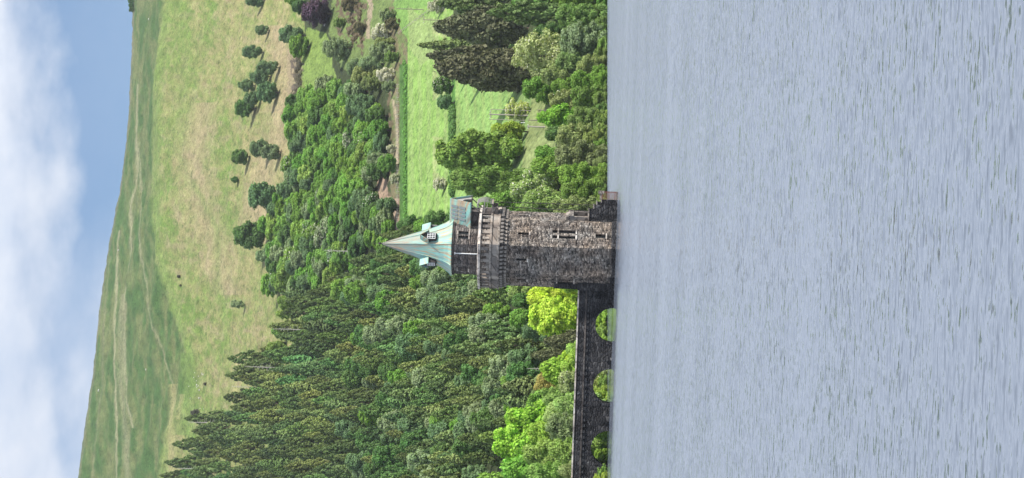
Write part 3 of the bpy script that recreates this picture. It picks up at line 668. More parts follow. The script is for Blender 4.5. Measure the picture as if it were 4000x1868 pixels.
# ------------------------------------------------------------------ tree prototypes (10 m tall, 8 m wide)
def leaf_quads(P, Nn, size, rs, asp=1.0, droop=0):
    n = len(P); r = rs.normal(size=(n, 3))
    if droop: r[:, 2] = np.abs(r[:, 2])*droop
    t = np.cross(Nn, r); t /= np.linalg.norm(t, axis=1, keepdims=True)+1e-9
    b = np.cross(Nn, t); s = size*(0.6+0.8*rs.rand(n))[:, None]
    t = t*s*0.5; b = b*s*0.5*asp
    V = np.stack([P-t-b*0.6, P+t*0.9-b, P+t+b*0.7, P-t*0.7+b], 1).reshape(-1, 3)
    return V, np.arange(n*4).reshape(n, 4)
def clump_crown(name, clumps, N, size, seed, mat, nj=0.5, asp=1.0, trunk_lines=None):
    rs = np.random.RandomState(seed); cl = np.array(clumps, float); A = (cl[:, 3]*cl[:, 4]+cl[:, 4]*cl[:, 5]); A /= A.sum()
    Ps = []; Ns = []; tot = 0
    while tot < N:
        k = rs.choice(len(cl), N, p=A); d = rs.normal(size=(N, 3)); d /= np.linalg.norm(d, axis=1, keepdims=True)
        rad = 1-0.38*rs.rand(N)**1.5+0.11*rs.normal(size=N)
        p = cl[k, :3]+d*cl[k, 3:6]*rad[:, None]
        ok = np.ones(N, bool)
        for j in range(len(cl)):
            q = (p-cl[j, :3])/cl[j, 3:6]; ok &= ~((np.sum(q*q, 1) < 0.42) & (k != j))
        p = p[ok]; d = d[ok]; Ps.append(p); Ns.append(d); tot += len(p)
    p = np.concatenate(Ps)[:N]; d = np.concatenate(Ns)[:N]
    nn = d+rs.normal(size=d.shape)*nj+np.array([0, 0, 0.35]); nn /= np.linalg.norm(nn, axis=1, keepdims=True)
    V, Fq = leaf_quads(p, nn, size, rs, asp)
    return mesh_np(name, V, Fq, mat)
def limbs(name, tips, seed, z0, r0, mat, th=10, sway=0.3):
    rr = random.Random(seed); b = MB(); top = Vector((rr.uniform(-sway, sway), rr.uniform(-sway, sway), th*0.78))
    pts = [Vector((0, 0, -1.0)), Vector((0, 0, z0)), Vector((top.x*0.4, top.y*0.4, z0+(top.z-z0)*0.45)), top]
    b.tube(pts, r0, 7, r0*0.25)
    for tp in tips:
        tp = Vector(tp); s = pts[1].lerp(pts[3], rr.uniform(0.0, 0.5)); mid = s.lerp(tp, 0.5)+Vector((0, 0, -0.2)); b.tube([s, mid, tp], r0*0.38, 5, 0.03)
    me = bpy.data.meshes.new(name); me.from_pydata(b.v, [], b.f); me.materials.append(mat); return me
PROTO = {}
def broad(key, seed, n=28, N=9500, size=0.34, low=0.16, spread=1.0, rmin=0.75, rmax=1.55):
    rr = random.Random(seed); cl = []
    for i in range(n):
        ph = rr.uniform(0, 2*math.pi); z = low*10+(10-low*10)*(i+0.5)/n*0.93+0.2; zz = (z-low*10)/(10-low*10)
        env = 3.2*math.sqrt(max(0.05, 1-(max(0, zz-0.38)/0.62)**2))*(0.72+0.28*min(1, zz/0.3)); r = rr.uniform(rmin, rmax)
        q = max(0, env-r*0.45)*rr.uniform(0.65, 1.05)
        cl.append((math.cos(ph)*q*spread, math.sin(ph)*q*spread, min(z, 10-r*0.8), r*1.1, r*1.1, r*0.85))
    for z_ in (3.2, 5.2, 7.2): cl.append((0, 0, z_, 2.0, 2.0, 1.6))
    cr = clump_crown("crown", cl, N, size, seed, M_leaf)
    tr = limbs("trunk", [c[:3] for c in cl[2:14:2]], seed, 1.6, 0.28, M_bark)
    PROTO[key] = (cr, tr)
for i in range(5): broad('broad%d' % i, 11+i)
for i in range(3): broad('fine%d' % i, 31+i, n=40, N=13000, size=0.25, low=0.0, rmin=0.55, rmax=1.25)
for i in range(3): broad('bush%d' % i, 51+i, n=26, N=8000, size=0.34, low=-0.05, rmin=0.8, rmax=1.6)
broad('big0', 71, n=80, N=24000, size=0.25, low=0.03, rmin=0.5, rmax=1.1)
broad('sparse0', 81, n=34, N=6500, size=0.24, low=0.05, rmin=0.6, rmax=1.2)
def conifer(key, seed, N=5600, width=4.0, rate=0.8, size=0.42, low=0.0):
    rs = np.random.RandomState(seed); rr = random.Random(seed); Ps = []; Ns = []; nb = 150
    for i in range(nb):
        f = (i+0.5)/nb; z = low*10+(9.7-low*10)*f; L = width*((1-f)**rate)*rs.uniform(0.6, 1.1)+0.15; ph = i*2.399+rs.uniform(-0.4, 0.4)
        k = max(6, int(N*(L+0.25)/(nb*(width*0.5+0.4)))); s = rs.rand(k)**0.6*L
        dp = 0.32*s+0.05*s*s; up_ = np.where(s > L*0.8, (s-L*0.8)*0.5, 0)
        lat = rs.normal(size=k)*(0.12+0.13*(L-s*0.4))
        x = math.cos(ph)*s-math.sin(ph)*lat; y = math.sin(ph)*s+math.cos(ph)*lat
        Ps.append(np.stack([x, y, z-dp+up_+rs.normal(size=k)*0.10-rs.rand(k)*0.35], 1))
        nn = np.stack([np.full(k, math.cos(ph)*0.7), np.full(k, math.sin(ph)*0.7), np.full(k, 0.7)], 1)+rs.normal(size=(k, 3))*0.4; Ns.append(nn)
    p = np.concatenate(Ps); nn = np.concatenate(Ns); nn /= np.linalg.norm(nn, axis=1, keepdims=True)
    V, Fq = leaf_quads(p, nn, size, rs, 0.75); cr = mesh_np("crown", V, Fq, M_needle)
    b = MB(); b.tube([(0, 0, -1.5), (0.05, 0, 5), (0, 0, 9.9)], 0.22, 6, 0.03)
    me = bpy.data.meshes.new("trunk"); me.from_pydata(b.v, [], b.f); me.materials.append(M_bark); PROTO[key] = (cr, me)
for i in range(3): conifer('con%d' % i, 101+i, width=4.2-0.25*i, rate=0.62+0.08*i)
def spruce(key, seed, wd):
    rs = np.random.RandomState(seed); cl = []; nc = 95
    for i in range(nc):
        f = (i+0.5)/nc; z = -0.3+9.9*f; e = wd*(1-f)**0.62*rs.uniform(0.55, 1.12); ph = i*2.399+rs.uniform(-0.5, 0.5); q = rs.uniform(0.42, 0.82)*(1.15-0.6*f)
        cl.append((math.cos(ph)*max(0, e-q*0.3), math.sin(ph)*max(0, e-q*0.3), z-0.12*e, q*0.8, q*0.8, q*1.15))
    cr = clump_crown("crown", cl, 11000, 0.24, seed, M_needle, 0.65, 1.7)
    b = MB(); b.tube([(0, 0, -1.5), (0.05, 0, 5), (0, 0, 9.9)], 0.22, 6, 0.03)
    me = bpy.data.meshes.new("trunk"); me.from_pydata(b.v, [], b.f); me.materials.append(M_bark); PROTO[key] = (cr, me)
for i in range(5): spruce('spr%d' % i, 201+i, 3.9-0.2*i)
def cypress(key, seed):
    rs = np.random.RandomState(seed); cl = []
    for i in range(34):
        z = 0.8+8.4*(i+0.5)/34; f = z/10; e = 3.6*(1-abs(f-0.35)**1.6*1.9) if f < 0.9 else 1.0; ph = i*2.4; q = max(0.1, e-0.8)*rs.uniform(0.55, 1)
        cl.append((math.cos(ph)*q, math.sin(ph)*q, z, 0.75, 0.75, 1.25))
    cl += [(0, 0, 2.5, 1.8, 1.8, 1.8), (0, 0, 5, 2, 2, 2.2), (0, 0, 7.6, 1.5, 1.5, 1.7)]
    cr = clump_crown("crown", cl, 15000, 0.26, seed, M_needle, 0.9, 1.6); PROTO[key] = (cr, limbs("trunk", [c[:3] for c in cl[6:30:3]], seed, 1.0, 0.35, M_bark))
cypress('cyp0', 131); cypress('cyp1', 133)
def snag(key, seed):
    rr = random.Random(seed); b = MB(); b.tube([(0, 0, -1), (0.05, 0.02, 5), (0.0, 0.05, 10)], 0.16, 6, 0.04)
    for i in range(34):
        z = 2.5+7.2*i/34; a = rr.uniform(0, 6.28); L = (10.4-z)*0.20*rr.uniform(0.5, 1.2)+0.15
        b.tube([(0, 0, z), (math.cos(a)*L, math.sin(a)*L, z-0.15*L)], 0.045, 4, 0.015)
    me = bpy.data.meshes.new("trunk"); me.from_pydata(b.v, [], b.f); me.materials.append(M_barkp); return me
SNAG = [snag('s', 5), snag('s', 6)]
rnd = random.Random(77)
def tree(key, Y, vt, vb, wpx, col, label, name='broadleaf_tree', cat='tree', group=None, blossom=0.0, dD=0.0, lean=None):
    p, D = hit(vb, Y)
    if dD: D += dD; p = at(vb, Y, D)
    H = (vb-vt)/F*D; Wm = wpx/F*D
    # keep the crown centred on its own column of the photo
    r = empty(name, p, rnd.uniform(0, 6.28), label=label, cat=cat, group=group)
    if lean: r.rotation_euler = (lean[1], lean[0], 0)
    cr, tr = PROTO[key]
    c = obj("crown", cr, r); t = obj("trunk", tr, r)
    sx = Wm/7.6; sz = H/10
    for o in (c, t): o.scale = (sx, sx*rnd.uniform(0.9, 1.1), sz)
    k = rnd.uniform(0.88, 1.12)
    c.color = (col[0]*k, col[1]*k, col[2]*k, 1-blossom)
    return r
def pick(k, n): return k+str(rnd.randrange(n))
GREEN = (0.105, 0.20, 0.032); DGREEN = (0.062, 0.125, 0.032); BLUEG = (0.09, 0.15, 0.066); LIME = (0.31, 0.42, 0.05); YG = (0.17, 0.26, 0.04)
OLIVE = (0.165, 0.205, 0.075); GREYG = (0.155, 0.205, 0.105); PALEO = (0.21, 0.25, 0.115); SPR = (0.085, 0.125, 0.038); SPRL = (0.14, 0.18, 0.055); BROWNG = (0.070, 0.072, 0.036)
PURPLE = (0.055, 0.030, 0.055); ORANGE = (0.215, 0.18, 0.055); BLUED = (0.035, 0.075, 0.045)
# -- lone hill trees
for Y, vt, vb, w, c, lb in [
    (0, 958, 1036, 62, BLUEG, "dark round tree cut by the top edge of the photo on the open hillside"),
    (120, 996, 1055, 46, BLUEG, "small ragged tree alone on the hillside between the edge tree and the clustered hill trees"),
    (205, 948, 1035, 56, BLUEG, "slanting grey-green hill tree just above the big cluster of hill trees in the photo"),
    (265, 1000, 1095, 62, BLUEG, "topmost tree of the big hillside cluster in the photo, casting a long dark shadow"),
    (300, 975, 1062, 76, BLUEG, "broad middle tree of the big hillside cluster, touching the topmost tree"),
    (335, 930, 1002, 56, BLUEG, "small dark tree on the skyward side of the big hillside cluster"),
    (362, 1003, 1092, 84, BLUEG, "wide tree on the lakeward side of the big hillside cluster"),
    (388, 955, 1022, 66, BLUEG, "rounded tree filling the gap inside the big hillside cluster"),
    (425, 918, 1002, 80, DGREEN, "lowest tree in the photo of the big hillside cluster, nearest the skyline"),
    (613, 906, 981, 70, DGREEN, "hill tree nearest the skyline in the trio above the tower's spire direction"),
    (583, 978, 1062, 78, BLUEG, "middle crown of the trio of touching trees on the open hill"),
    (594, 1020, 1103, 72, GREYG, "pale grey-green crown nearest the wood in the hillside trio"),
    (703, 902, 936, 28, DGREEN, "tiny dark bush standing alone on the hillside"),
    (770, 965, 1086, 132, BLUEG, "large lone spreading tree on the hill with a long shadow beside it"),
    (925, 908, 1052, 128, DGREEN, "large dark hill tree just above the corner of the broadleaf wood"),
    (1000, 995, 1066, 54, GREYG, "small grey shrub tucked beside the large dark hill tree"),
    (1188, 898, 958, 40, GREYG, "small pale round tree alone on the hill above the spruce plantation"),
    (140, 1088, 1192, 96, BLUEG, "dark rounded tree at the field edge beside the purple tree"),
    (185, 1128, 1212, 104, GREEN, "green domed tree at the field corner lakeward of its dark neighbour"),
    (30, 1140, 1205, 80, DGREEN, "dark green tree behind the purple-leaved tree at the photo's top edge"),
    (-5, 1110, 1180, 70, GREEN, "green tree cut by the photo's top edge behind the purple-leaved tree")]:
    tree(pick('broad', 5), Y, vt, vb, w, c, lb, 'hillside_tree')
tree('broad1', 55, 1178, 1296, 138, PURPLE, "purple-leaved copper beech at the edge of the hill pasture", 'copper_beech')
tree('fine0', 190, 1256, 1372, 104, GREYG, "lone silvery grey-green dome tree on the rough slope with a dark shadow", 'broadleaf_tree')
for Y, vt, vb, w, c, bl, lb in [
    (130, 1448, 1530, 84, OLIVE, 0.6, "white blossoming hawthorn beside the wire-fenced path"),
    (293, 1468, 1542, 72, OLIVE, 0.7, "creamy blossoming hawthorn above the straight-edged mown field"),
    (590-8, 1508, 1548, 40, OLIVE, 0.45, "small white hawthorn at the foot of the broadleaf wood"),
    (722, 1690, 1745, 62, OLIVE, 0.5, "white flowering bush poking out behind the big round tree"),
    (700, 1520, 1560, 45, PALEO, 0.35, "sparse pale bush on the bare bank under the wood"),
    (25, 1668, 1740, 60, OLIVE, 0.5, "white-flecked hawthorn against the dark conifers at the photo's top edge")]:
    tree(pick('fine', 3), Y, vt, vb, w, c, lb, 'hawthorn_tree', blossom=min(0.9, bl+0.2))
for Y, vt, vb, w in [(205, 1440, 1540, 84), (250, 1400, 1500, 80), (265, 1350, 1440, 90), (300, 1370, 1480, 90), (330, 1410, 1500, 70), (170, 1460, 1540, 60)]:
    tree(pick('fine', 3), Y, vt, vb, w, rnd.choice([OLIVE, GREYG]), "olive scrub tree in the thicket between the hawthorns and the broadleaf wood", 'scrub_tree', group="scrub beside the hawthorns")
# -- the broadleaf wood
WOOD = [(1255, 318), (1170, 400), (1150, 500), (1145, 620), (1130, 600), (1128, 720), (1075, 800), (1070, 900), (1060, 960), (1045, 1040), (1040, 1110), (1110, 1150), (1260, 1130), (1380, 1050), (1440, 960), (1520, 960), (1545, 900), (1545, 800), (1465, 780), (1460, 700), (1535, 660), (1530, 520), (1505, 430), (1500, 380), (1410, 330)]
def scatter(poly, step_v, step_Y, jv, jY, seed):
    rr = random.Random(seed); out = []; vs = [p[0] for p in poly]; ys = [p[1] for p in poly]; i = 0; v = min(vs)
    while v < max(vs):
        y = min(ys)+(i % 2)*step_Y/2
        while y < max(ys):
            a, b_ = v+rr.uniform(-jv, jv), y+rr.uniform(-jY, jY)
            if inpoly(np.array([a]), np.array([b_]), poly)[0]: out.append((a, b_))
            y += step_Y
        v += step_v; i += 1
    return sorted(out)
for v, Y in scatter(WOOD, 27, 54, 10, 16, 5):
    if inpoly(np.array([v]), np.array([Y]), [(1250, 850), (1430, 830), (1430, 950), (1300, 960), (1250, 900)])[0] and rnd.random() < 0.45: continue
    c = rnd.choice([GREEN, GREEN, (0.135, 0.24, 0.042), (0.13, 0.22, 0.045), DGREEN, (0.155, 0.24, 0.055), BLUEG, GREYG]); h = rnd.uniform(62, 100); bl = 0.12 if rnd.random() < 0.06 else 0
    tree(pick('broad', 5), Y, v+28-h, v+28, rnd.uniform(72, 112), c, "leafy green tree in the broadleaf wood between the bare hill and the mown field", 'woodland_tree', group="trees of the broadleaf wood", blossom=bl)
# -- the spruce plantation
FOR_ = [(1150, 1150), (1150, 1250), (1140, 1330), (1015, 1395), (985, 1480), (930, 1560), (850, 1640), (800, 1720), (745, 1780), (705, 1868), (695, 1960), (1850, 1960), (1900, 1868), (1960, 1760), (2050, 1700), (2100, 1600), (2120, 1480), (2110, 1320), (2000, 1260), (2000, 1140), (1900, 1090), (1850, 1050), (1850, 860), (1700, 870), (1600, 880), (1540, 960), (1400, 1040), (1300, 1120), (1220, 1130)]
pts = scatter(FOR_, 44, 54, 16, 16, 9)
for v, Y in pts:
    f = (v-900)/1100; h = (105+60*max(0, f))*rnd.uniform(0.8, 1.25)
    w_ = float(fbm(np.array([v/130.0]), np.array([Y/110.0]), 55)[0]); w2_ = float(fbm(np.array([v/90.0]), np.array([Y/90.0]), 66)[0]); q = rnd.random(); c = SPR if q < 0.45 else SPRL if q < 0.8 else (0.10, 0.17, 0.045)
    c = tuple(x*(0.50+0.85*w_)*k for x, k in zip(c, (1.32-0.62*w2_, 1.04, 0.85+0.5*w2_)))
    if rnd.random() < 0.16+0.3*max(0, f-0.2) and v > 1400: 
        tree(pick('broad', 5), Y, v+30-h*0.85, v+30, h*0.62, rnd.choice([GREEN, BLUEG, DGREEN, GREYG]), "leafy tree growing among the dark spruces of the plantation", 'plantation_broadleaf', group="broadleaf trees among the spruces")
    else:
        tree(pick('spr', 5) if rnd.random() < 0.88 else pick('con', 3), Y, v+30-h, v+30, h*rnd.uniform(0.55, 0.80), c, "dark spruce in the dense plantation between the tower and the hill", 'spruce_tree', group="spruces of the plantation")
print('forest', len(pts))
for k, (Y, vt, vb, lb) in enumerate([(1438, 955, 1100, "bare pale dead spruce standing highest in the plantation edge, with comb-like twigs"), (1290, 1065, 1200, "grey dead spruce beside the lime shrubs at the plantation's top corner"),
    (985, 1265, 1420, "long thin dead trunk rising beside the tower's finial"), (1515, 905, 1020, "thin dead spruce on the ragged skyward edge of the plantation"), (1655, 735, 880, "dead spruce at the plantation tip near the boulders"), (1835, 690, 830, "dead spruce trunk nearest the photo's bottom edge"), (1290, 2055, 2140, "pale forked dead trunk next to the lime-yellow tree"), (1445, 2060, 2200, "thin grey bare trunk above the orange-leaved bush"), (1800, 1265, 1340, "short broken pale snag deep in the plantation")]):
    p, D = hit(vb, Y); H = (vb-vt)/F*D
    o = empty("dead_spruce", at(vb, Y, D-6), 0, label=lb, cat="dead tree"); t_ = obj("trunk", SNAG[k % 2], o); t_.scale = (H/10, H/10, H/10)
for Y, vt, vb, w, lb in [(1405, 870, 1010, 60, "pointed spruce standing out on the plantation's upper edge"), (1470, 860, 1000, 60, "spiky spruce beside the highest dead spruce"), (1640, 690, 860, 62, "tall spiky spruce near the boulders"), (1740, 640, 800, 66, "spruce with dark side tufts at the plantation's tip"), (1810, 610, 770, 70, "tallest spruce top by the photo's bottom edge"), (1862, 590, 760, 66, "spruce cut by the photo's bottom edge")]:
    tree(pick('spr', 5), Y, vt+18, vb, w*1.25, SPR, lb, 'spruce_tree')
for Y, vt, vb, w in [(1180, 1085, 1160, 70), (1230, 1080, 1150, 50), (1060, 1080, 1160, 80), (1120, 1075, 1150, 60), (1300, 1060, 1130, 60), (1360, 1040, 1120, 60)]:
    tree(pick('bush', 3), Y, vt, vb, w, (0.14, 0.22, 0.05), "bright shrub on the open-hill margin of the spruce plantation", 'shrub', 'shrub', group="margin shrubs of the plantation")
# -- trees behind the tower and round the mown fields
for key, Y, vt, vb, w, c, bl, nm, lb in [
    ('big0', 605, 1700, 2034, 215, (0.125, 0.20, 0.038), 0, 'broadleaf_tree', "huge round dark green tree beside the tower, the biggest crown in the fields"),
    ('fine1', 715, 1755, 2060, 140, (0.10, 0.17, 0.038), 0, 'broadleaf_tree', "dark green tree squeezed between the huge round tree and the tower"),
    ('broad3', 515, 1918, 2062, 84, (0.16, 0.24, 0.03), 0, 'broadleaf_tree', "small yellow-green tree touching the huge round tree by the twin poles"),
    ('fine1', 432, 1972, 2066, 100, (0.30, 0.33, 0.10), 0.25, 'broadleaf_tree', "pale yellow flowering tree behind the tall pale pole"),
    ('broad1', 338, 1688, 1772, 80, DGREEN, 0.06, 'hedgerow_tree', "dark hedgerow tree between the two mown fields"),
    ('broad0', 402, 1706, 1775, 66, BLUEG, 0, 'hedgerow_tree', "smaller of the two hedgerow trees between the mown fields"),
    ('cyp0', 275, 1708, 2085, 250, BROWNG, 0, 'cypress_tree', "massive dark leaning cypress with brown-green sprays beside the mown field"),
    ('cyp1', 115, 1705, 2060, 200, (0.075, 0.08, 0.04), 0, 'cypress_tree', "brown-green cypress between the massive leaning one and the photo's top edge"),
    ('con2', 185, 1622, 1900, 130, SPR, 0, 'spruce_tree', "pointed conifer rising behind the massive cypress"),
    ('spr1', 225, 1660, 1950, 150, (0.08, 0.085, 0.045), 0, 'spruce_tree', "brownish conifer against the massive cypress's skyward side"),
    ('spr3', 20, 1700, 1960, 150, SPR, 0, 'spruce_tree', "dark conifer cut by the photo's top edge"),
    ('spr0', 60, 1900, 2260, 170, SPR, 0, 'spruce_tree', "dark conifer above the lakeside willow near the photo's top edge"),
    ('broad4', 25, 2000, 2200, 90, (0.09, 0.18, 0.035), 0, 'broadleaf_tree', "fresh green tree among the conifers at the photo's top edge"),
    ('sparse0', 225, 1998, 2260, 210, PALEO, 0.03, 'willow_tree', "pale catkin-covered willow with bare grey limbs showing"),
    ('fine0', 350, 2040, 2200, 130, GREEN, 0, 'broadleaf_tree', "green tree beside the pale catkin willow, at the tip of the sloping lawn"),
    ('fine2', 395, 2140, 2300, 110, OLIVE, 0.02, 'broadleaf_tree', "olive tree between the lawn tip and the shore"),
    ('fine1', 170, 2185, 2371, 180, GREYG, 0, 'willow_tree', "big rounded grey-green willow on the shore with silvery leaves"),
    ('fine2', 70, 2170, 2371, 130, (0.12, 0.19, 0.05), 0, 'willow_tree', "green willow on the shore near the photo's top edge"),
    ('fine0', -10, 2150, 2371, 120, GREEN, 0, 'willow_tree', "shore willow cut by the photo's top edge"),
    ('fine1', 262, 2250, 2371, 110, OLIVE, 0, 'willow_tree', "low dull willow between the silvery willow and the green shore bushes"),
    ('bush0', 320, 2230, 2371, 110, GREEN, 0, 'lakeside_bush', "dense green bush on the shore under the olive tree"),
    ('bush1', 385, 2230, 2371, 110, (0.09, 0.17, 0.035), 0, 'lakeside_bush', "leafy green bush on the shore lakeward of the lawn tip"),
    ('broad0', 462, 2098, 2290, 108, (0.14, 0.27, 0.03), 0, 'broadleaf_tree', "vivid lime green tree in front of the small field poles"),
    ('broad4', 530, 2130, 2300, 90, DGREEN, 0, 'broadleaf_tree', "dark tree in the shore belt beside the vivid lime green tree"),
    ('broad3', 600, 2090, 2260, 80, (0.10, 0.20, 0.03), 0, 'broadleaf_tree', "mid green tree at the lawn's edge opposite the huge round tree"),
    ('broad2', 655, 2075, 2250, 90, GREEN, 0, 'broadleaf_tree', "leafy tree closing the near end of the sloping lawn"),
    ('fine2', 545, 2170, 2365, 150, OLIVE, 0, 'willow_tree', "wide olive willow in the middle of the shore belt"),
    ('fine0', 470, 2215, 2371, 120, (0.13, 0.18, 0.05), 0, 'willow_tree', "olive-green willow on the shore under the vivid lime tree"),
    ('fine1', 620, 2165, 2371, 150, (0.12, 0.155, 0.065), 0, 'willow_tree', "dull olive willow reaching the water midway along the shore belt"),
    ('fine2', 560, 2270, 2371, 130, (0.14, 0.19, 0.055), 0, 'willow_tree', "low yellowish willow at the water's edge in the middle of the belt"),
    ('fine1', 690, 2040, 2200, 110, (0.22, 0.29, 0.09), 0.08, 'broadleaf_tree', "pale yellow-green tree with creamy flowers by the lawn's lower corner"),
    ('fine0', 750, 1990, 2180, 130, (0.20, 0.27, 0.09), 0.1, 'broadleaf_tree', "pale dotted tree seen past the tower's hanging chains"),
    ('fine2', 800, 2030, 2260, 120, (0.17, 0.25, 0.07), 0.02, 'broadleaf_tree', "light green tree right behind the hanging chains of the tower"),
    ('fine1', 690, 2180, 2371, 130, GREEN, 0, 'willow_tree', "green willow at the shore near the tower's landing stage"),
    ('fine0', 755, 2190, 2371, 140, (0.12, 0.20, 0.04), 0, 'willow_tree', "fresh green willow on the shore directly behind the landing stage"),
    ('fine2', 820, 2150, 2371, 110, OLIVE, 0, 'willow_tree', "olive willow half hidden by the tower's foot"),
    ('broad0', 800, 1880, 2080, 110, GREEN, 0, 'broadleaf_tree', "green tree half hidden by the hoist housing of the tower"),
    ('broad1', 880, 1900, 2100, 120, DGREEN, 0, 'broadleaf_tree', "dark tree hidden for the most part behind the tower's middle"),
    ('broad2', 1150, 1985, 2130, 110, (0.17, 0.24, 0.07), 0.03, 'broadleaf_tree', "pale green tree touching the tower's shaded side"),
    ('big0', 1240, 2065, 2320, 190, LIME, 0, 'lime_tree', "glowing lime-yellow tree above the bridge's first arch"),
    ('broad3', 1165, 2060, 2300, 120, (0.27, 0.37, 0.035), 0, 'lime_tree', "bright yellow-green tree between the tower and the glowing lime-yellow tree"),
    ('cyp1', 1340, 2130, 2330, 110, (0.09, 0.095, 0.045), 0, 'cypress_tree', "dark brownish conifer between two bright trees above the bridge"),
    ('cyp0', 1395, 2080, 2300, 110, (0.075, 0.09, 0.04), 0, 'cypress_tree', "dark conifer next to the slender bare trunk above the bridge"),
    ('fine0', 1375, 2210, 2360, 110, (0.19, 0.27, 0.06), 0, 'broadleaf_tree', "soft light green tree just above the bridge parapet between the arches"),
    ('broad1', 1455, 2110, 2330, 120, (0.22, 0.32, 0.04), 0, 'broadleaf_tree', "yellow-green tree on the tower side of the orange-leaved bush"),
    ('fine2', 1505, 2085, 2250, 110, ORANGE, 0, 'rowan_bush', "orange-brown leaved bush among green trees above the bridge"),
    ('fine1', 1500, 2180, 2371, 150, (0.17, 0.21, 0.085), 0.02, 'willow_tree', "dusty pale willow behind the bridge parapet below the orange-leaved bush"),
    ('fine0', 1590, 2160, 2371, 130, (0.19, 0.27, 0.085), 0, 'willow_tree', "soft pale green willow above the bridge's second arch"),
    ('broad4', 1640, 1975, 2230, 150, (0.19, 0.32, 0.035), 0, 'broadleaf_tree', "bright green rounded tree standing clear of the dark plantation"),
    ('broad0', 1730, 1925, 2200, 170, (0.20, 0.33, 0.035), 0, 'broadleaf_tree', "largest bright yellow-green tree by the plantation's lower edge"),
    ('broad2', 1830, 1960, 2250, 170, (0.14, 0.26, 0.035), 0, 'broadleaf_tree', "bright green tree at the photo's bottom edge above the bridge"),
    ('broad1', 1890, 1860, 2150, 130, (0.14, 0.24, 0.04), 0, 'broadleaf_tree', "green tree cut by the photo's bottom edge"),
    ('fine2', 1680, 2130, 2371, 150, (0.16, 0.21, 0.09), 0, 'willow_tree', "grey-green willow between the bright trees and the bridge"),
    ('fine1', 1770, 2140, 2371, 140, (0.12, 0.20, 0.045), 0, 'willow_tree', "green willow behind the bridge's third arch"),
    ('fine0', 1850, 2180, 2371, 120, OLIVE, 0, 'willow_tree', "olive willow at the bridge's landward end"),
    ('broad3', 1570, 2060, 2230, 110, (0.12, 0.22, 0.04), 0, 'broadleaf_tree', "green tree between the orange-leaved bush and the bright rounded tree"),
    ('bush2', 1290, 2290, 2370, 110, (0.24, 0.33, 0.04), 0, 'lakeside_bush', "yellow-green bush seen through the bridge's first arch"),
    ('bush1', 1220, 2280, 2370, 100, (0.22, 0.33, 0.04), 0, 'lakeside_bush', "bright bush behind the bridge's first pier"),
    ('bush0', 1420, 2280, 2370, 110, (0.20, 0.28, 0.05), 0, 'lakeside_bush', "light green bush at the water behind the bridge between first and second arch"),
    ('bush2', 1525, 2290, 2370, 100, (0.24, 0.30, 0.09), 0, 'lakeside_bush', "pale bush seen through the bridge's second arch"),
    ('fine1', 1110, 2180, 2371, 120, (0.20, 0.30, 0.04), 0, 'lakeside_bush', "bright bush hidden in part behind the foot of the tower's shaded side")]:
    tree(key, Y, vt, vb, w, c, lb, nm, 'bush' if 'bush' in nm else 'tree', blossom=bl)

Y = -20.0
while Y < 1900:
    Y += rnd.uniform(26, 44)
    if 860 < Y < 1130: continue
    h = rnd.uniform(36, 62)
    tree(pick('bush', 3), Y, 2371-h, 2378, rnd.uniform(60, 90), rnd.choice([GREEN, OLIVE, (0.10, 0.16, 0.04), (0.13, 0.20, 0.045)] if Y < 900 else [YG, (0.19, 0.27, 0.05), (0.14, 0.22, 0.05)]), "low leafy bush hanging over the water's edge of the wooded shore", 'shore_bush', 'bush', group="bushes along the waterline", dD=-2.0)
for Y, vt, vb, w, c, lb in [(1120, 1980, 2110, 100, GREEN, "green tree just past the tower's shaded edge above the yellow-green tree"), (1180, 2000, 2140, 80, DGREEN, "dark leafy tree squeezed above the glowing lime-yellow tree"), (1300, 2040, 2200, 90, BLUEG, "blue-green tree beside the pale forked dead trunk"), (1250, 1990, 2120, 90, GREEN, "green tree on the plantation edge above the glowing lime-yellow tree")]:
    tree(pick('broad', 5), Y, vt, vb, w, c, lb)
for Y, vt, vb, w, c, lb in [(1405, 2195, 2345, 110, (0.24, 0.36, 0.04), "bright yellow-green tree under the dark conifer next to the bridge parapet"), (1430, 2190, 2350, 130, (0.20, 0.30, 0.05), "light green tree above the stretch of parapet between first and second arch"), (1555, 2110, 2300, 110, (0.17, 0.27, 0.07), "soft green tree on the landward side of the orange-leaved bush"), (1625, 2120, 2320, 130, (0.19, 0.27, 0.09), "feathery pale green tree lakeward of the bright rounded tree"), (1700, 2060, 2290, 130, (0.16, 0.28, 0.04), "fresh green tree between the two brightest crowns and the parapet"), (1780, 2040, 2280, 140, (0.16, 0.25, 0.06), "mid green tree lakeward of the largest bright yellow-green tree"), (1860, 2060, 2300, 140, (0.13, 0.22, 0.05), "green tree at the photo's bottom edge nearest the parapet")]:
    tree(pick('fine', 3), Y, vt, vb, w, c, lb)
for Y, vt, vb, w, c, lb in [(300, 2110, 2290, 120, OLIVE, "olive tree lakeward of the pale catkin willow"), (250, 2170, 2330, 110, (0.12, 0.18, 0.06), "soft green tree wedged between the catkin willow and the silvery shore willow"), (140, 2080, 2250, 110, DGREEN, "dark leafy tree in the gap between the dark conifer and the catkin willow"), (345, 2150, 2320, 100, GREEN, "green tree just lakeward of the lawn's far tip")]:
    tree(pick('fine', 3), Y, vt, vb, w, c, lb)
for Y, vt, vb, w in [(60, 1480, 1545, 70), (95, 1500, 1560, 60), (225, 1500, 1560, 60), (340, 1490, 1545, 50), (20, 1330, 1390, 60), (90, 1300, 1350, 50), (110, 1380, 1430, 60)]:
    tree(pick('fine', 3), Y, vt, vb, w, rnd.choice([GREYG, (0.13, 0.19, 0.05), (0.12, 0.11, 0.06)]), "low scrub bush on the rough slope round the white hawthorns", 'scrub_bush', 'bush', group="scrub bushes on the rough slope")
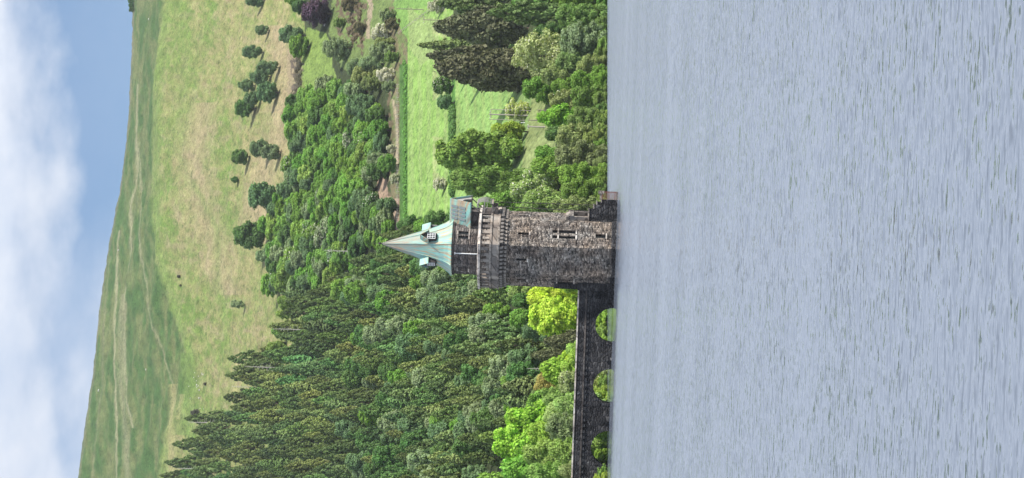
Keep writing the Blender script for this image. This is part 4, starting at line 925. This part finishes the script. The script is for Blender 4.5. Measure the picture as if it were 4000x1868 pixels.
# -- hedge between the two mown fields
def hedge(Y0, Y1, v, h, label, col, step=3.0, name="hedge", jit=2):
    a, _ = hit(v, Y0); cl = []; n = int(abs(Y1-Y0)/step); rs = random.Random(3)
    for i in range(n):
        p, D = hit(v+rs.uniform(-jit, jit), Y0+(Y1-Y0)*i/n); hh = h/F*D*rs.uniform(0.6, 1.2); q = p-a
        cl.append((q.x, q.y, q.z+hh*0.4, hh*0.7, hh*0.9, hh*0.6))
    me = clump_crown(name, cl, n*110, 0.35, 7, M_leaf); o = obj(name, me, None, a); o.color = (*col, 1.0)
    tag(o, label, "hedge")
hedge(420, 760, 1776, 22, "dark low hedge line running between the two mown fields to the huge round tree", DGREEN)
hedge(190, 470, 1168, 16, "dark brown heather bank along the foot of the bare hill", (0.075, 0.07, 0.05), step=5, jit=13)
hedge(240, 860, 1585, 8, "narrow green hedge along the straight skyward edge of the mown field", (0.10, 0.20, 0.04), jit=5)
hedge(-60, 170, 1392, 13, "strip of dark bracken on the slope under the purple tree", (0.11, 0.085, 0.06), step=4, jit=26)

# -- utility poles
def pole(Y, vt, vb, label, mat, r=0.16, arm=0, twin=0):
    p, D = hit(vb, Y); p = at(vb, Y, D); H = (vb-vt)/F*D
    o = empty("utility_pole", p, 0, label=label, cat="pole")
    b = MB(); b.tube([(0, 0, -1), (0, 0, H)], r, 8, r*0.8); b.build("pole_shaft", mat, o)
    if twin:
        b = MB(); b.tube([(twin, 0, -1), (twin, 0, H*0.98)], r*0.45, 6); b.build("stay", mat, o); b = MB(); b.tube([(-twin, 0, -1), (-twin, 0, H)], r*0.45, 6); b.build("stay", mat, o)
    if arm:
        b = MB(); b.box((-arm, -0.08, H-0.5), (arm, 0.08, H-0.3)); ar = b.build("crossarm", mat, o)
        for s in (-arm*0.85, 0, arm*0.85): b = MB(); b.tube([(s, 0, H-0.3), (s, 0, H-0.05)], 0.07, 6); b.build("insulator", M_white, ar)
for a in [(452, 1911, 2062, "tall pale twin-stayed pole in front of the yellow flowering tree", M_polep, 0.20, 1.0, 1.35),
          (441, 1990, 2046, "thin grey post right beside the tall pale pole", M_pole, 0.11, 0, 0),
          (432, 2099, 2154, "short dark pole at the far tip of the sloping lawn", M_pole, 0.14, 0, 0),
          (472, 2063, 2140, "dark pole on the lawn between the tall pole and the vivid lime tree", M_pole, 0.14, 0, 0),
          (497, 2059, 2128, "pale stout pole on the lawn nearest the tower", M_polep, 0.22, 0.5, 0),
          (480, 2034, 2050, "short white marker post by the small yellow-green tree", M_white, 0.12, 0, 0),
          (38, 1547, 1656, "dark pole standing in bright grass near the photo's top edge", M_pole, 0.16, 0, 0),
          (80, 1652, 1732, "dark pole with a crossarm beside the topmost conifers", M_pole, 0.16, 1.2, 0)]: pole(*a)
# -- fence along the hill track
def fence(Y0, Y1, v0, v1, label, h=1.1, n=30):
    a, _ = hit(v0, Y0); o = empty("post_fence", a, 0, label=label, cat="fence"); pp = []
    for i in range(n+1): pp.append(hit(v0+(v1-v0)*i/n, Y0+(Y1-Y0)*i/n)[0]-a)
    for p in pp:
        b = MB(); b.box((p.x-0.09, p.y-0.09, p.z-0.5), (p.x+0.09, p.y+0.09, p.z+h)); b.build("post", M_polep, o)
    for k in (0.5, 0.95):
        b = MB(); b.tube([p+Vector((0, 0, h*k)) for p in pp], 0.035, 4); b.build("rail", M_polep, o)
fence(330, 900, 1558, 1560, "wire and post fence along the bare track under the wood", n=34)
fence(0, 130, 1735, 1560, "post fence slanting up past the white hawthorn", n=18)
# -- boulders
rk = random.Random(12)
def boulder_mesh(seed):
    rs = np.random.RandomState(seed); import bmesh
    bm = bmesh.new(); bmesh.ops.create_icosphere(bm, subdivisions=2, radius=1)
    cs = rs.normal(size=(7, 3)); cs /= np.linalg.norm(cs, axis=1, keepdims=True)
    for v in bm.verts:
        c = np.array(v.co); 
        for q in cs:
            d = c @ q
            if d > 0.72: c = c-q*(d-0.72)
        v.co = c*np.array([1, 0.8, 0.7])
    me = bpy.data.meshes.new("boulder"); bm.to_mesh(me); bm.free(); me.materials.append(M_rock); return me
BM = [boulder_mesh(i) for i in range(4)]
for i in range(18):
    Y = rk.uniform(1455, 1600); v = 752+rk.uniform(-8, 42); p, D = hit(v, Y)
    o = obj("boulder", BM[i % 4], None, p); s = rk.uniform(0.3, 0.75); o.scale = (s, s, s); o.rotation_euler = (0, 0, rk.uniform(0, 6))
    tag(o, "white boulder in the scatter of rocks above the spiky plantation tip", "boulder", "boulders above the plantation")
for (v, Y, s, lb) in [(580, 75, 0.9, "single white boulder on the green upper slope near the photo's top edge"), (385, 1526, 1.1, "lone white rock high on the dark moor near the skyline"), (1186, 706-150, 0.9, "pale rock on the straw edge of the broadleaf wood"), (464, 978, 0.8, "small pale outcrop beside the upper moor track"), (567, 1805*0.8, 0.7, "pale rock low on the moor above the boulder scatter"), (1270, 97, 1.0, "white block at the foot of the purple-leaved tree")]:
    p, D = hit(v, Y); o = obj("boulder", BM[1], None, p); o.scale = (s, s, s); tag(o, lb, "boulder")
for (v, Y, s, lb) in [(690, 1080, 9, "dark bushy juniper patch alone on the straw hillside"), (695, 1115, 6, "smaller dark bush beside the juniper patch"), (762, 1615, 22, "grey-brown bush beside the dead spruce and boulders"), (800, 1500, 9, "dark heather clump among the boulders")]:
    tree('bush0', Y, v-s, v+s*0.5, s*1.6, (0.09, 0.09, 0.07), lb, 'moor_bush', 'bush')
for i, (Y, vt) in enumerate([(5, 499), (22, 501), (38, 503)]):
    tree('bush1', Y, vt, 524, 22, DGREEN, ["small skyline tree cut by the photo's top edge", "middle tree of the dark clump on the skyline", "last tree of the dark skyline clump, facing open sky"][i], 'skyline_tree')

# ------------------------------------------------------------------ haze
def haze():
    M, nt = new_mat("air"); pv = nd(nt, 'ShaderNodeVolumePrincipled'); pv.inputs['Color'].default_value = (0.82, 0.90, 1.0, 1); pv.inputs['Density'].default_value = 0.00004
    pv.inputs['Anisotropy'].default_value = 0.2
    o = nd(nt, 'ShaderNodeOutputMaterial'); nt.links.new(pv.outputs[0], o.inputs['Volume'])
    b = MB(); b.box((-1500, -500, -6), (1500, 3200, 560)); ob = b.build("haze", M); tag(ob, kind='stuff', label="thin pale haze in the air over the whole valley", cat="haze")
haze()
